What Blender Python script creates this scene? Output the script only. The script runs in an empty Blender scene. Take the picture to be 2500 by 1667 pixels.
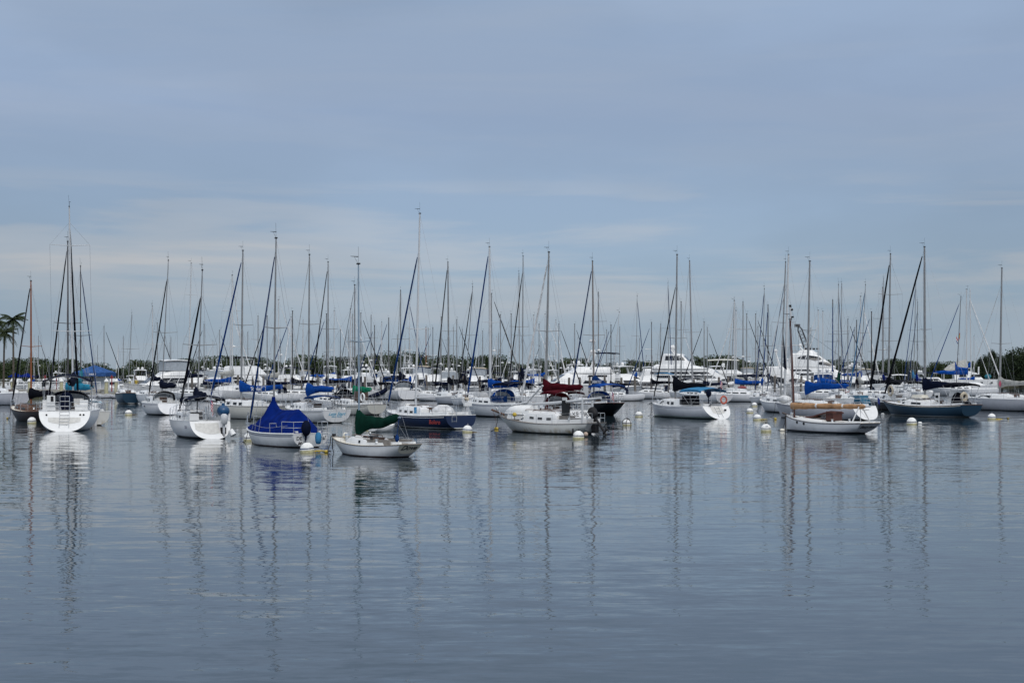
import bpy, math, random
from mathutils import Vector, Matrix
PI = math.pi
R = math.radians
scn = bpy.context.scene
C = scn.collection

# ------------------------------------------------------------------ camera
F, HOR, HC = 3900.0, 911.0, 3.5          # focal length in photo pixels, horizon row, eye height
cam_d = bpy.data.cameras.new('camera')
cam = bpy.data.objects.new('camera', cam_d); C.objects.link(cam)
cam.location = (0, 0, HC); cam.rotation_euler = (R(90), 0, 0)
cam_d.sensor_width = 36.0; cam_d.lens = 36.0 * F / 2500.0
cam_d.shift_y = (HOR - 833.5) / 2500.0
cam_d.clip_start = 0.5; cam_d.clip_end = 20000
scn.camera = cam

# ------------------------------------------------------------------ world, sun, exposure
SUN_EL, SUN_AZ = 42, 160                 # behind and to the right of the camera, veiled by cloud
w = bpy.data.worlds.new('World'); scn.world = w; w.use_nodes = True
nt = w.node_tree; nt.nodes.clear()
def N(t, **k):
    n = nt.nodes.new(t)
    for a, b in k.items(): setattr(n, a, b)
    return n
def LK(a, b): nt.links.new(a, b)
def MA(op, a, b=None, clamp=False):
    n = N('ShaderNodeMath', operation=op); n.use_clamp = clamp
    for i, v in enumerate((a, b)):
        if v is None: continue
        if isinstance(v, (int, float)): n.inputs[i].default_value = v
        else: LK(v, n.inputs[i])
    return n.outputs[0]
def RAMP(fac, stops, interp='LINEAR'):
    n = N('ShaderNodeValToRGB'); e = n.color_ramp.elements; n.color_ramp.interpolation = interp
    while len(e) < len(stops): e.new(0.5)
    for el, (p, c) in zip(e, stops):
        el.position = p; el.color = (c[0], c[1], c[2], 1) if isinstance(c, (tuple, list)) else (c, c, c, 1)
    LK(fac, n.inputs[0]); return n.outputs[0]
def MIX(f, a, b):
    n = N('ShaderNodeMix', data_type='RGBA')
    for s, v in ((n.inputs[0], f), (n.inputs[6], a), (n.inputs[7], b)):
        if isinstance(v, (int, float)): s.default_value = v
        elif isinstance(v, tuple): s.default_value = (*v, 1)
        else: LK(v, s)
    return n.outputs[2]
tc = N('ShaderNodeTexCoord'); sep = N('ShaderNodeSeparateXYZ'); LK(tc.outputs['Generated'], sep.inputs[0])
z = MA('MAXIMUM', sep.outputs[2], 0.0)
base = RAMP(z, [(0.0, (.330, .400, .470)), (.05, (.306, .412, .525)), (.10, (.284, .388, .535)),
                (.16, (.290, .380, .540)), (.235, (.305, .400, .555)), (.32, (.34, .425, .57)), (.55, (.80, .84, .91)), (1.0, (1.22, 1.25, 1.30))])
mp = N('ShaderNodeMapping'); mp.inputs['Scale'].default_value = (1.0, 1.0, 9.0); LK(tc.outputs['Generated'], mp.inputs[0])
n1 = N('ShaderNodeTexNoise'); n1.inputs['Scale'].default_value = 3.6; n1.inputs['Detail'].default_value = 6; n1.inputs['Roughness'].default_value = .55
n1.inputs['Distortion'].default_value = .35; LK(mp.outputs[0], n1.inputs[0])
low = RAMP(z, [(0.0, .15), (.03, .3), (.058, 1.0), (.095, .75), (.125, .15), (.3, .08)])
st = RAMP(n1.outputs[0], [(.43, 0.0), (.56, .5), (.70, 1.0)], 'EASE')
fac = MA('MULTIPLY', MA('MULTIPLY', low, st), 1.0)
c1 = MIX(fac, base, (.505, .52, .55))
mp2 = N('ShaderNodeMapping'); mp2.inputs['Scale'].default_value = (1.0, 1.0, 3.2); mp2.inputs['Location'].default_value = (2.3, .7, 0); LK(tc.outputs['Generated'], mp2.inputs[0])
n2 = N('ShaderNodeTexNoise'); n2.inputs['Scale'].default_value = 2.6; n2.inputs['Detail'].default_value = 7; n2.inputs['Roughness'].default_value = .5
LK(mp2.outputs[0], n2.inputs[0])
br = RAMP(n2.outputs[0], [(.34, .94), (.50, 1.02), (.66, 1.12)], 'EASE')
# the veiled sun side of the sky (behind the camera) is brighter
back = MA('ADD', 1.0, MA('MULTIPLY', MA('MAXIMUM', MA('MULTIPLY', sep.outputs[1], -1.0), 0.0), .55))
mul = MA('MULTIPLY', br, back)
vm = N('ShaderNodeVectorMath', operation='SCALE'); LK(c1, vm.inputs[0]); LK(mul, vm.inputs['Scale'])
sky = N('ShaderNodeTexSky', sky_type='NISHITA'); sky.sun_disc = False
sky.sun_elevation = R(SUN_EL); sky.sun_rotation = R(SUN_AZ); sky.air_density = 1.0; sky.dust_density = 2.0
bgA = N('ShaderNodeBackground'); LK(vm.outputs[0], bgA.inputs[0]); bgA.inputs[1].default_value = 1.0
bgB = N('ShaderNodeBackground'); LK(sky.outputs[0], bgB.inputs[0]); bgB.inputs[1].default_value = .07
ms = N('ShaderNodeMixShader'); ms.inputs[0].default_value = .10; LK(bgA.outputs[0], ms.inputs[1]); LK(bgB.outputs[0], ms.inputs[2])
wo = N('ShaderNodeOutputWorld'); LK(ms.outputs[0], wo.inputs[0])
sl = bpy.data.lights.new('sun', 'SUN'); sl.energy = 1.25; sl.angle = R(25); sl.color = (1, .97, .92)
so = bpy.data.objects.new('sun', sl); C.objects.link(so)
d = Vector((math.sin(R(SUN_AZ)) * math.cos(R(SUN_EL)), math.cos(R(SUN_AZ)) * math.cos(R(SUN_EL)), math.sin(R(SUN_EL))))
so.rotation_euler = d.to_track_quat('Z', 'Y').to_euler()
vs = scn.view_settings; vs.view_transform = 'Standard'; vs.look = 'None'; vs.exposure = 0; vs.gamma = 1
scn.cycles.max_bounces = 6; scn.cycles.transparent_max_bounces = 8

# ------------------------------------------------------------------ materials
MATS = {}
def mat(name, col, rough=.5, var=.06, scale=6.0, metal=0.0, bump=0.0, spec=.5, alpha=1.0, stripes=None):
    if name in MATS: return MATS[name]
    global nt
    m = bpy.data.materials.new(name); m.use_nodes = True; nt = m.node_tree
    b = nt.nodes['Principled BSDF']
    tcn = N('ShaderNodeTexCoord'); no = N('ShaderNodeTexNoise'); no.inputs['Scale'].default_value = scale; no.inputs['Detail'].default_value = 5
    LK(tcn.outputs['Object'], no.inputs[0])
    f = RAMP(no.outputs[0], [(.3, 0.0), (.7, 1.0)])
    c = MIX(f, tuple(max(0, v * (1 - var * 1.6)) for v in col), tuple(min(1, v * (1 + var)) for v in col))
    LK(c, b.inputs['Base Color'])
    b.inputs['Roughness'].default_value = rough; b.inputs['Metallic'].default_value = metal
    b.inputs['Specular IOR Level'].default_value = spec; b.inputs['Alpha'].default_value = alpha
    if bump:
        bn = N('ShaderNodeBump'); bn.inputs['Strength'].default_value = bump; bn.inputs['Distance'].default_value = .03
        LK(no.outputs[0], bn.inputs['Height']); LK(bn.outputs[0], b.inputs['Normal'])
    MATS[name] = m; return m

def hullmat(name, col, bottom=(.02, .02, .025), boot=None, z0=.05, z1=.12, stain=0.0, rough=.28):
    if name in MATS: return MATS[name]
    global nt
    m = bpy.data.materials.new(name); m.use_nodes = True; nt = m.node_tree
    b = nt.nodes['Principled BSDF']
    tcn = N('ShaderNodeTexCoord'); sp = N('ShaderNodeSeparateXYZ'); LK(tcn.outputs['Object'], sp.inputs[0])
    no = N('ShaderNodeTexNoise'); no.inputs['Scale'].default_value = 2.2; no.inputs['Detail'].default_value = 6; LK(tcn.outputs['Object'], no.inputs[0])
    mpn = N('ShaderNodeMapping'); mpn.inputs['Scale'].default_value = (2.2, 2.2, .5); LK(tcn.outputs['Object'], mpn.inputs[0])
    no2 = N('ShaderNodeTexNoise'); no2.inputs['Scale'].default_value = 2; no2.inputs['Detail'].default_value = 4; LK(mpn.outputs[0], no2.inputs[0])
    c = MIX(RAMP(no.outputs[0], [(.3, 0.), (.7, 1.)]), tuple(v * .93 for v in col), tuple(min(1, v * 1.03) for v in col))
    # dirty waterline: scum and rust-yellow streaks just above the boot stripe
    lowz = RAMP(sp.outputs[2], [(0.0, 1.0), (z1, .85), (min(.9, z1 + .28), 0.0)])
    sf = MA('MULTIPLY', MA('MULTIPLY', lowz, RAMP(no2.outputs[0], [(.42, 0.), (.66, 1.)])), .45 + stain)
    c = MIX(sf, c, (.33, .25, .13) if stain else tuple(v * .6 for v in col))
    if boot: c = MIX(MA('LESS_THAN', sp.outputs[2], z1), c, boot)
    zz = MA('ADD', sp.outputs[2], MA('MULTIPLY', MA('SUBTRACT', no.outputs[0], .5), .03))
    c = MIX(MA('LESS_THAN', zz, z0), c, bottom)
    LK(c, b.inputs['Base Color']); b.inputs['Roughness'].default_value = rough
    MATS[name] = m; return m

WHITE = mat('white_gelcoat', (.73, .73, .72), .3, .04, 3)
CREAM = mat('cream_gelcoat', (.70, .66, .56), .35, .05, 3)
GREYDECK = mat('weathered_grey_deck', (.22, .20, .18), .7, .15, 5)
ALU = mat('mast_aluminium', (.23, .235, .24), .5, .12, 2, metal=.15)
ALUW = mat('mast_white_paint', (.50, .51, .52), .4, .05, 2)
ALUD = mat('mast_dark_paint', (.055, .05, .05), .4, .1, 2)
ALUB = mat('mast_blue_grey', (.22, .29, .36), .4, .08, 2)
WOODM = mat('varnished_spar', (.23, .07, .02), .35, .15, 5)
WOODD = mat('dark_mahogany', (.075, .020, .011), .4, .2, 8)
TEAK = mat('teak_trim', (.11, .048, .024), .55, .2, 9)
STEEL = mat('stainless_rail', (.55, .56, .57), .25, .04, 4, metal=.7)
WIRE = mat('rigging_wire', (.30, .31, .33), .5, .05, 4, metal=.3)
BLACK = mat('black_rubber', (.012, .012, .014), .6, .1, 6, spec=.25)
GLASS = mat('tinted_window', (.012, .014, .017), .12, .1, 3, spec=.3)
VINYL = mat('clear_vinyl', (.34, .37, .40), .2, .1, 3)
BROWNH = mat('brown_hatch', (.075, .045, .032), .4, .2, 8)
RED = mat('signal_red', (.22, .018, .02), .5, .1, 6)
YEL = mat('float_yellow', (.45, .32, .03), .5, .08, 6)
ORANGE = mat('lifebuoy_orange', (.48, .10, .06), .5, .08, 6)
def canvas(n, col): return mat('canvas_' + n, col, 1.0, .20, 3.0, bump=.8, spec=.05)
CV = {'navy': canvas('navy', (.0055, .0085, .022)), 'black': canvas('black', (.006, .007, .011)), 'blue': canvas('blue', (.006, .055, .26)),
      'royal': canvas('royal', (.002, .014, .125)), 'fblue': canvas('furl_blue', (.005, .035, .15)), 'green': canvas('green', (.004, .028, .019)), 'pgreen': canvas('bright_green', (.01, .16, .09)),
      'maroon': canvas('maroon', (.060, .005, .010)), 'tan': canvas('tan', (.41, .24, .13)), 'grey': canvas('grey', (.36, .36, .34)),
      'turq': canvas('turquoise', (.03, .22, .34)), 'teal': canvas('teal', (.03, .15, .20)), 'sky': canvas('light_blue', (.045, .18, .34)),
      'white': canvas('white', (.66, .66, .66)), 'beige': canvas('beige', (.47, .41, .32)), 'midblue': canvas('mid_blue', (.007, .032, .12))}

# ------------------------------------------------------------------ geometry collector
class G:
    def __init__(s): s.v = []; s.f = []; s.m = []
    def pt(s, p): s.v.append(tuple(p)); return len(s.v) - 1
    def face(s, idx, mi=0): s.f.append(tuple(idx)); s.m.append(mi)
    def poly(s, pts, mi=0): s.face([s.pt(p) for p in pts], mi)
    def box(s, c, d, rz=0.0, mi=0, taper=1.0):
        cx, cy, cz = c; hx, hy, hz = d[0] / 2, d[1] / 2, d[2] / 2; ca, sa = math.cos(rz), math.sin(rz); ix = []
        for k in (-1, 1):
            t = taper if k > 0 else 1.0
            for a, b in ((-1, -1), (1, -1), (1, 1), (-1, 1)):
                x, y = a * hx * t, b * hy * t; ix.append(s.pt((cx + x * ca - y * sa, cy + x * sa + y * ca, cz + k * hz)))
        for q in ((3, 2, 1, 0), (4, 5, 6, 7), (0, 1, 5, 4), (1, 2, 6, 5), (2, 3, 7, 6), (3, 0, 4, 7)): s.face([ix[i] for i in q], mi)
    def tube(s, pts, r, n=6, mi=0, cap=True, sq=1.0):
        pts = [Vector(p) for p in pts]
        if isinstance(r, (int, float)): r = [r] * len(pts)
        rings = []
        for i, p in enumerate(pts):
            t = (pts[min(i + 1, len(pts) - 1)] - pts[max(i - 1, 0)])
            t = t.normalized() if t.length > 1e-9 else Vector((0, 0, 1))
            up = Vector((0, 0, 1)) if abs(t.z) < .9 else Vector((1, 0, 0))
            a = t.cross(up).normalized(); b = a.cross(t).normalized()
            rings.append([s.pt(p + (a * math.cos(2 * PI * k / n) * sq + b * math.sin(2 * PI * k / n)) * r[i]) for k in range(n)])
        for i in range(len(rings) - 1):
            for k in range(n):
                s.face((rings[i][k], rings[i + 1][k], rings[i + 1][(k + 1) % n], rings[i][(k + 1) % n]), mi)
        if cap: s.face(rings[0], mi); s.face(rings[-1][::-1], mi)
    def loft(s, rows, closed=False, caps=False, mi=0):
        ids = [[s.pt(p) for p in r] for r in rows]; n = len(ids[0])
        for i in range(len(ids) - 1):
            for k in range(n if closed else n - 1):
                s.face((ids[i][k], ids[i][(k + 1) % n], ids[i + 1][(k + 1) % n], ids[i + 1][k]), mi)
        if caps: s.face(ids[0][::-1], mi); s.face(ids[-1], mi)
        return ids
    def sheet(s, rows, th=.012, mi=0):          # cloth with a real thickness
        n = len(rows[0]); up = s.loft(rows, mi=mi); dn = s.loft([[(p[0], p[1], p[2] - th) for p in r][::-1] for r in rows], mi=mi)
        m = len(rows)
        for i in range(m - 1):
            s.face((up[i][0], up[i + 1][0], dn[i + 1][n - 1], dn[i][n - 1]), mi); s.face((up[i][n - 1], dn[i][0], dn[i + 1][0], up[i + 1][n - 1]), mi)
        for k in range(n - 1):
            s.face((up[0][k], dn[0][n - 1 - k], dn[0][n - 2 - k], up[0][k + 1]), mi); s.face((up[m - 1][k], up[m - 1][k + 1], dn[m - 1][n - 2 - k], dn[m - 1][n - 1 - k]), mi)
    def lathe(s, prof, n=16, c=(0, 0, 0), mi=None):
        rows = [[(c[0] + r * math.cos(2 * PI * k / n), c[1] + r * math.sin(2 * PI * k / n), c[2] + zz) for k in range(n)] for r, zz in prof]
        ids = [[s.pt(p) for p in r] for r in rows]
        for i in range(len(ids) - 1):
            for k in range(n): s.face((ids[i][k], ids[i][(k + 1) % n], ids[i + 1][(k + 1) % n], ids[i + 1][k]), mi[i] if mi else 0)
    def torus(s, c, R0, r0, ax='z', n=18, k=6, mi=0, mi2=None):
        rows = []
        for i in range(n):
            a = 2 * PI * i / n; row = []
            for j in range(k):
                b = 2 * PI * j / k; rr = R0 + r0 * math.cos(b); u, v, h = rr * math.cos(a), rr * math.sin(a), r0 * math.sin(b)
                p = {'z': (u, v, h), 'y': (u, h, v), 'x': (h, u, v)}[ax]; row.append((c[0] + p[0], c[1] + p[1], c[2] + p[2]))
            rows.append([s.pt(q) for q in row])
        for i in range(n):
            for j in range(k): s.face((rows[i][j], rows[(i + 1) % n][j], rows[(i + 1) % n][(j + 1) % k], rows[i][(j + 1) % k]), (mi2 if mi2 is not None and (i * 8 // n) % 2 else mi))
    def ball(s, c, r, n=10, sq=(1, 1, 1), mi=0):
        prof = [(max(1e-4, math.sin(PI * i / n)), -math.cos(PI * i / n)) for i in range(n + 1)]
        rows = [[(c[0] + a * r * sq[0] * math.cos(2 * PI * k / n), c[1] + a * r * sq[1] * math.sin(2 * PI * k / n), c[2] + b * r * sq[2]) for k in range(n)] for a, b in prof]
        s.loft(rows, closed=True, mi=mi)
    def build(s, name, m, parent=None, smooth=False, label=None, recalc=True):
        import bmesh
        me = bpy.data.meshes.new(name); me.from_pydata(s.v, [], s.f)
        ms_ = m if isinstance(m, (list, tuple)) else [m]
        for q in ms_: me.materials.append(q)
        if len(ms_) > 1: me.polygons.foreach_set('material_index', s.m)
        if recalc:
            bm = bmesh.new(); bm.from_mesh(me); bmesh.ops.recalc_face_normals(bm, faces=bm.faces); bm.to_mesh(me); bm.free()
        if smooth:
            me.polygons.foreach_set('use_smooth', [True] * len(me.polygons))
            try: me.set_sharp_from_angle(angle=R(smooth if smooth > 1 else 40))
            except Exception: pass
        me.update()
        o = bpy.data.objects.new(name, me); C.objects.link(o)
        if parent: o.parent = parent
        if label: o['label'] = label
        return o

def thing(name, label, cat, loc=(0, 0, 0), rz=0.0, group=None):
    o = bpy.data.objects.new(name, None); C.objects.link(o); o.empty_display_size = .3
    o.location = loc; o.rotation_euler = (0, 0, rz); o['label'] = label; o['category'] = cat
    if group: o['group'] = group
    return o
def tag(o, label, cat, group=None):
    o['label'] = label; o['category'] = cat
    if group: o['group'] = group
    return o
KIDS = {}
def dup(root, loc, rz, sc=1.0, group=None):
    r = root.copy(); C.objects.link(r); r.location = loc; r.rotation_euler = (0, 0, rz); r.scale = (sc, sc, sc)
    if group: r['group'] = group
    if root.name not in KIDS: KIDS[root.name] = [(ch, list(ch.children)) for ch in root.children]
    for ch, gs in KIDS[root.name]:
        c = ch.copy(); C.objects.link(c); c.parent = r
        for g in gs:
            q = g.copy(); C.objects.link(q); q.parent = c
    return r
def lettering(txt, size, loc, xax, yax, m, parent, shear=0.0, name='lettering', spacing=1.0):
    cu = bpy.data.curves.new(name, 'FONT'); cu.body = txt; cu.size = size; cu.shear = shear; cu.align_x = 'CENTER'; cu.align_y = 'CENTER'
    cu.extrude = .004; cu.space_character = spacing; cu.offset = size * .012
    t = bpy.data.objects.new(name + '_tmp', cu); C.objects.link(t)
    dg = bpy.context.evaluated_depsgraph_get(); me = bpy.data.meshes.new_from_object(t.evaluated_get(dg))
    bpy.data.objects.remove(t); me.name = name
    me.materials.clear(); me.materials.append(m)
    o = bpy.data.objects.new(name, me); C.objects.link(o); o.parent = parent
    X = Vector(xax).normalized(); Y = Vector(yax); Y = (Y - X * Y.dot(X)).normalized(); Z = X.cross(Y)
    M = Matrix((X, Y, Z)).transposed().to_4x4(); M.translation = Vector(loc); o.matrix_local = M
    return o
def depth(wl): return HC * F / (wl - HOR)
def XP(px, D): return (px - 1250.0) / F * D
def ZP(py, D): return HC - (py - HOR) / F * D
LAND = []                                        # (photo column, short name) of easily found things

# ------------------------------------------------------------------ water and land (setting)
def struct(o): o['kind'] = 'structure'; return o
def water_mat():
    global nt
    m = bpy.data.materials.new('harbour_water'); m.use_nodes = True; nt = m.node_tree; b = nt.nodes['Principled BSDF']
    geo = N('ShaderNodeNewGeometry')
    def noise(scale, sx, sy, det, rot=0.0, rough=.5, off=0.0):
        mpn = N('ShaderNodeMapping'); mpn.inputs['Scale'].default_value = (sx, sy, 1); mpn.inputs['Rotation'].default_value = (0, 0, rot); mpn.inputs['Location'].default_value = (off, off * .7, 0)
        LK(geo.outputs['Position'], mpn.inputs[0])
        n = N('ShaderNodeTexNoise'); n.inputs['Scale'].default_value = scale; n.inputs['Detail'].default_value = det; n.inputs['Roughness'].default_value = rough
        LK(mpn.outputs[0], n.inputs[0]); return n
    def vec(n, amp):
        s = N('ShaderNodeVectorMath', operation='SUBTRACT'); LK(n.outputs['Color'], s.inputs[0]); s.inputs[1].default_value = (.5, .5, .5)
        k = N('ShaderNodeVectorMath', operation='MULTIPLY'); LK(s.outputs[0], k.inputs[0]); k.inputs[1].default_value = amp; return k.outputs[0]
    def add(a, c):
        s = N('ShaderNodeVectorMath', operation='ADD'); LK(a, s.inputs[0]); LK(c, s.inputs[1]); return s.outputs[0]
    a1 = vec(noise(1.0, .42, 1.35, 2, R(4)), (.050, .055, 0))              # long low swell
    a2 = vec(noise(1.0, 1.0, 3.6, 3, R(-5), .6, 7), (.095, .150, 0))     # ripples
    a3 = vec(noise(1.0, 5.0, 11.0, 2, R(9), .5, 3), (.040, .065, 0))       # fine chop
    wind = noise(1.0, .022, .06, 3, R(5), .5, 11)
    wf = RAMP(wind.outputs[0], [(.32, .45), (.52, .8), (.68, 1.35)])
    rp = add(a2, a3)
    sc_ = N('ShaderNodeVectorMath', operation='SCALE'); LK(rp, sc_.inputs[0]); LK(wf, sc_.inputs['Scale'])
    t = add(a1, sc_.outputs[0])
    up = N('ShaderNodeVectorMath', operation='ADD'); LK(t, up.inputs[0]); up.inputs[1].default_value = (0, 0, 1)
    nn = N('ShaderNodeVectorMath', operation='NORMALIZE'); LK(up.outputs[0], nn.inputs[0]); LK(nn.outputs[0], b.inputs['Normal'])
    b.inputs['Base Color'].default_value = (.020, .033, .042, 1); b.inputs['Roughness'].default_value = .03; b.inputs['IOR'].default_value = 1.333
    return m
g = G(); g.poly([(-6000, -30, 0), (6000, -30, 0), (6000, 9000, 0), (-6000, 9000, 0)])
struct(g.build('water', water_mat()))
GRND = mat('shore_soil', (.10, .10, .055), .9, .3, .2)
g = G()                                          # the wooded shore behind the marina, a low bank with an uneven edge
rnd = random.Random(4)
edge = []
for i in range(61):
    x = -420 + i * 14; y = 398 + 6 * math.sin(i * .7) + rnd.uniform(-3, 3)
    if x > 115: y -= 26
    edge.append((x, y))
rows = [[(x, y, -.3) for x, y in edge], [(x, y + 3, .55) for x, y in edge], [(x, y + 40, .9) for x, y in edge], [(x * 5, 2500, 1.0) for x, y in edge]]
g.loft(rows); struct(g.build('shore', GRND))
g = G()
a = [(-140, 216), (-74, 219), (-66, 224), (-66.5, 236), (-72, 239), (-140, 241)]
g.loft([[(x, y, -.3) for x, y in a], [(x * .997, y, .75) for x, y in a]]); g.poly([(x * .997, y, .75) for x, y in a])
struct(g.build('shore_bank', GRND))

# ------------------------------------------------------------------ sailing boats
class Hull:
    def __init__(s, L, B, fm, fb, fs, oh_b, oh_s, tr, tb=.05, tm=.42, dr=.38, pf=2.5):
        s.L, s.B, s.fm, s.fb, s.fs, s.ob, s.os, s.tr, s.tb, s.tm, s.dr, s.pf = L, B, fm, fb, fs, oh_b, oh_s, tr, tb, tm, dr, pf
    def hb(s, t):
        t = min(max(t, 0), 1)
        if t < s.tm: f = s.tr + (1 - s.tr) * (1 - ((s.tm - t) / s.tm) ** 2)
        else: f = 1 - ((t - s.tm) / (1 - s.tm)) ** 2.15
        return max(.012, s.B / 2 * f)
    def sz(s, t):
        t = min(max(t, 0), 1)
        return s.fm + ((s.fs - s.fm) * ((.38 - t) / .38) ** 2 if t < .38 else (s.fb - s.fm) * ((t - .38) / .62) ** 1.8)
    def zb(s, t):
        if t < .3: k = 1 - ((.3 - t) / .3) ** 1.6; return s.tb + (-s.dr - s.tb) * k
        return -s.dr + (s.dr - .12) * ((t - .3) / .7) ** 2
    def T(s, x): return (x + s.L / 2) / s.L
    def at(s, x): t = s.T(x); return s.hb(t), s.sz(t)
    def sec(s, t, n=9):
        b, zs, zb = s.hb(t), s.sz(t), s.zb(t); p = s.pf - 1.0 * t ** 3
        xd = -s.L / 2 + s.L * t; xb = -s.L / 2 + s.os + (s.L - s.os - s.ob) * t; out = []
        for i in range(n + 1):
            u = PI / 2 * i / n; y = b * math.sin(u) ** (2 / p); zz = zs - (zs - zb) * math.cos(u) ** (2 / p); k = (zs - zz) / (zs - zb)
            out.append((xd + (xb - xd) * k, y, zz))
        return out
    def side(s, t, k):                             # point on the port topside, k = 0 at the sheer, 1 at the keel
        pts = s.sec(t, 300); zs, zb = s.sz(t), s.zb(t); zz = zs - (zs - zb) * k
        return min(pts, key=lambda p: abs(p[2] - zz))
    def hull(s, ns=22):
        g = G(); rows = []
        for i in range(ns + 1):
            a = s.sec(i / ns); rows.append([(x, -y, z_) for x, y, z_ in a[::-1]] + a[1:])
        g.loft(rows); return g
    def transom(s):
        g = G(); a = s.sec(0, 12); g.poly([(x - .002, y, z_) for x, y, z_ in a[::-1]] + [(x - .002, -y, z_) for x, y, z_ in a[1:]]); return g
    def deck(s, dz=-.03, ns=22):
        g = G(); rows = []
        for i in range(ns + 1):
            t = i / ns; b = s.hb(t) - .012; x = -s.L / 2 + s.L * t; z_ = s.sz(t) + dz
            rows.append([(x, b * k, z_ + .07 * (1 - k * k) * min(1, b / 1.0)) for k in (-1, -.6, -.2, .2, .6, 1)])
        g.loft(rows); return g
    def stripe(s, k0, k1, off=.004, t0=.0, t1=1.0, n=24):
        g = G(); up = []; dn = []
        def P(t, dist):
            pts = s.sec(t, 24); x, y, z_ = min(pts, key=lambda p: abs((s.sz(t) - p[2]) - dist)); return (x, y + off, s.sz(t) - dist)
        rows = [[P(t0 + (t1 - t0) * i / n, k0), P(t0 + (t1 - t0) * i / n, k1)] for i in range(n + 1)]
        g.loft(rows); g.loft([[(p[0], -p[1], p[2]) for p in r] for r in rows]); return g
    def rail(s, r=.022, dz=0.0):
        g = G()
        for sg in (1, -1):
            g.tube([(-s.L / 2 + s.L * i / 24, sg * s.hb(i / 24), s.sz(i / 24) + dz) for i in range(25)], r, 5)
        g.tube([(-s.L / 2, -s.hb(0), s.sz(0) + dz), (-s.L / 2, s.hb(0), s.sz(0) + dz)], r, 5); return g

def cabin(h, x0, x1, ht, wf=.62, wmax=9, slope=.30, aft=0.04, n=12):
    """trunk cabin; returns geometry and a function that puts a point on its port side"""
    Lc = x1 - x0; secs = []
    def S(f):
        x = x0 + Lc * f; b, z_ = h.at(x); wd = min(b * wf + .05, b - .16, wmax)
        wd = max(wd, .12); k = 1.0
        if f > 1 - slope: k = max(.04, math.cos((f - 1 + slope) / slope * PI / 2) ** .8)
        if f < aft: k = .86 + .14 * f / max(aft, 1e-3)
        return x, wd, z_ - .02, ht * k
    g = G(); rows = []
    for i in range(n + 1):
        x, wd, z_, hh = S(i / n)
        half = [(x, wd, z_), (x, wd * .95, z_ + hh * .72), (x, wd * .88, z_ + hh * .93), (x, wd * .6, z_ + hh * 1.02), (x, 0, z_ + hh * 1.10)]
        rows.append(half + [(p[0], -p[1], p[2]) for p in half[-2::-1]])
    g.loft(rows, caps=True)
    def onside(f, v, off=.012):
        x, wd, z_, hh = S(f); return (x, wd * (1 - .05 * v / .72) + off, z_ + hh * v)
    def top(f): x, wd, z_, hh = S(f); return z_ + hh * 1.08
    return g, onside, top, S

def rect_window(on, f0, f1, v0=.28, v1=.64, cut=.0, sides=(1, -1)):
    g = G()
    pts = [on(f0, v0), on(f1, v0), on(f1 - cut, v1), on(f0, v1)]
    inn = [(p[0], p[1] - .03, p[2]) for p in pts]
    for sg in sides:
        a = [g.pt((p[0], p[1] * sg, p[2])) for p in pts]; b = [g.pt((p[0], p[1] * sg, p[2])) for p in inn]
        g.face(a)
        for k in range(4): g.face((a[k], a[(k + 1) % 4], b[(k + 1) % 4], b[k]))
    return g
def port_window(on, f, v, r, sides=(1, -1)):
    g = G(); c = on(f, v)
    for sg in sides:
        g.tube([(c[0], (c[1] - .03) * sg, c[2]), (c[0], (c[1] + .004) * sg, c[2])], r, 12)
    return g
def cover_geom(xm, zb, xe, ze, rise, th=.17, seed=0, n=26, rows_n=10, low=0.0, sag=0.0, y=0.0):
    """sail cover: tall at the mast, falling along the boom"""
    rn = random.Random(seed); g = G(); rows = []; sg = 1 if xe > xm else -1
    ph = rn.uniform(0, 6)
    for i in range(n + 1):
        f = (i / n) ** 1.3; x = xm + (xe - xm) * f; zc = zb + (ze - zb) * f - sag * math.sin(PI * f)
        top = zc + .24 + .16 * (1 - f) + rise * math.exp(-f * 8.0) + .03 * math.sin(11 * f + ph) + .015 * math.sin(27 * f)
        bot = zc - .15 - low * math.exp(-f * 7) + .02 * math.sin(13 * f + ph)
        tk = th * (1 - .30 * f) * (1.0 + .08 * math.sin(15 * f + ph)); mid = (top + bot) / 2; hh = (top - bot) / 2; ring = []
        if i == n: hh *= .35; tk *= .4
        elif i == n - 1: hh *= .8; tk *= .8
        for k in range(rows_n):
            a = 2 * PI * k / rows_n; ca = math.cos(a); sa = math.sin(a)
            wd = tk * (1.0 if sa < .2 else max(.30, 1 - (sa - .2) * min(1, hh)))
            ring.append((x - sg * .10 * (i == 0), y + ca * wd * (1 + .05 * math.sin(9 * f + k)), mid + sa * hh))
        rows.append(ring)
    g.loft(rows, closed=True, caps=True); return g
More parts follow.
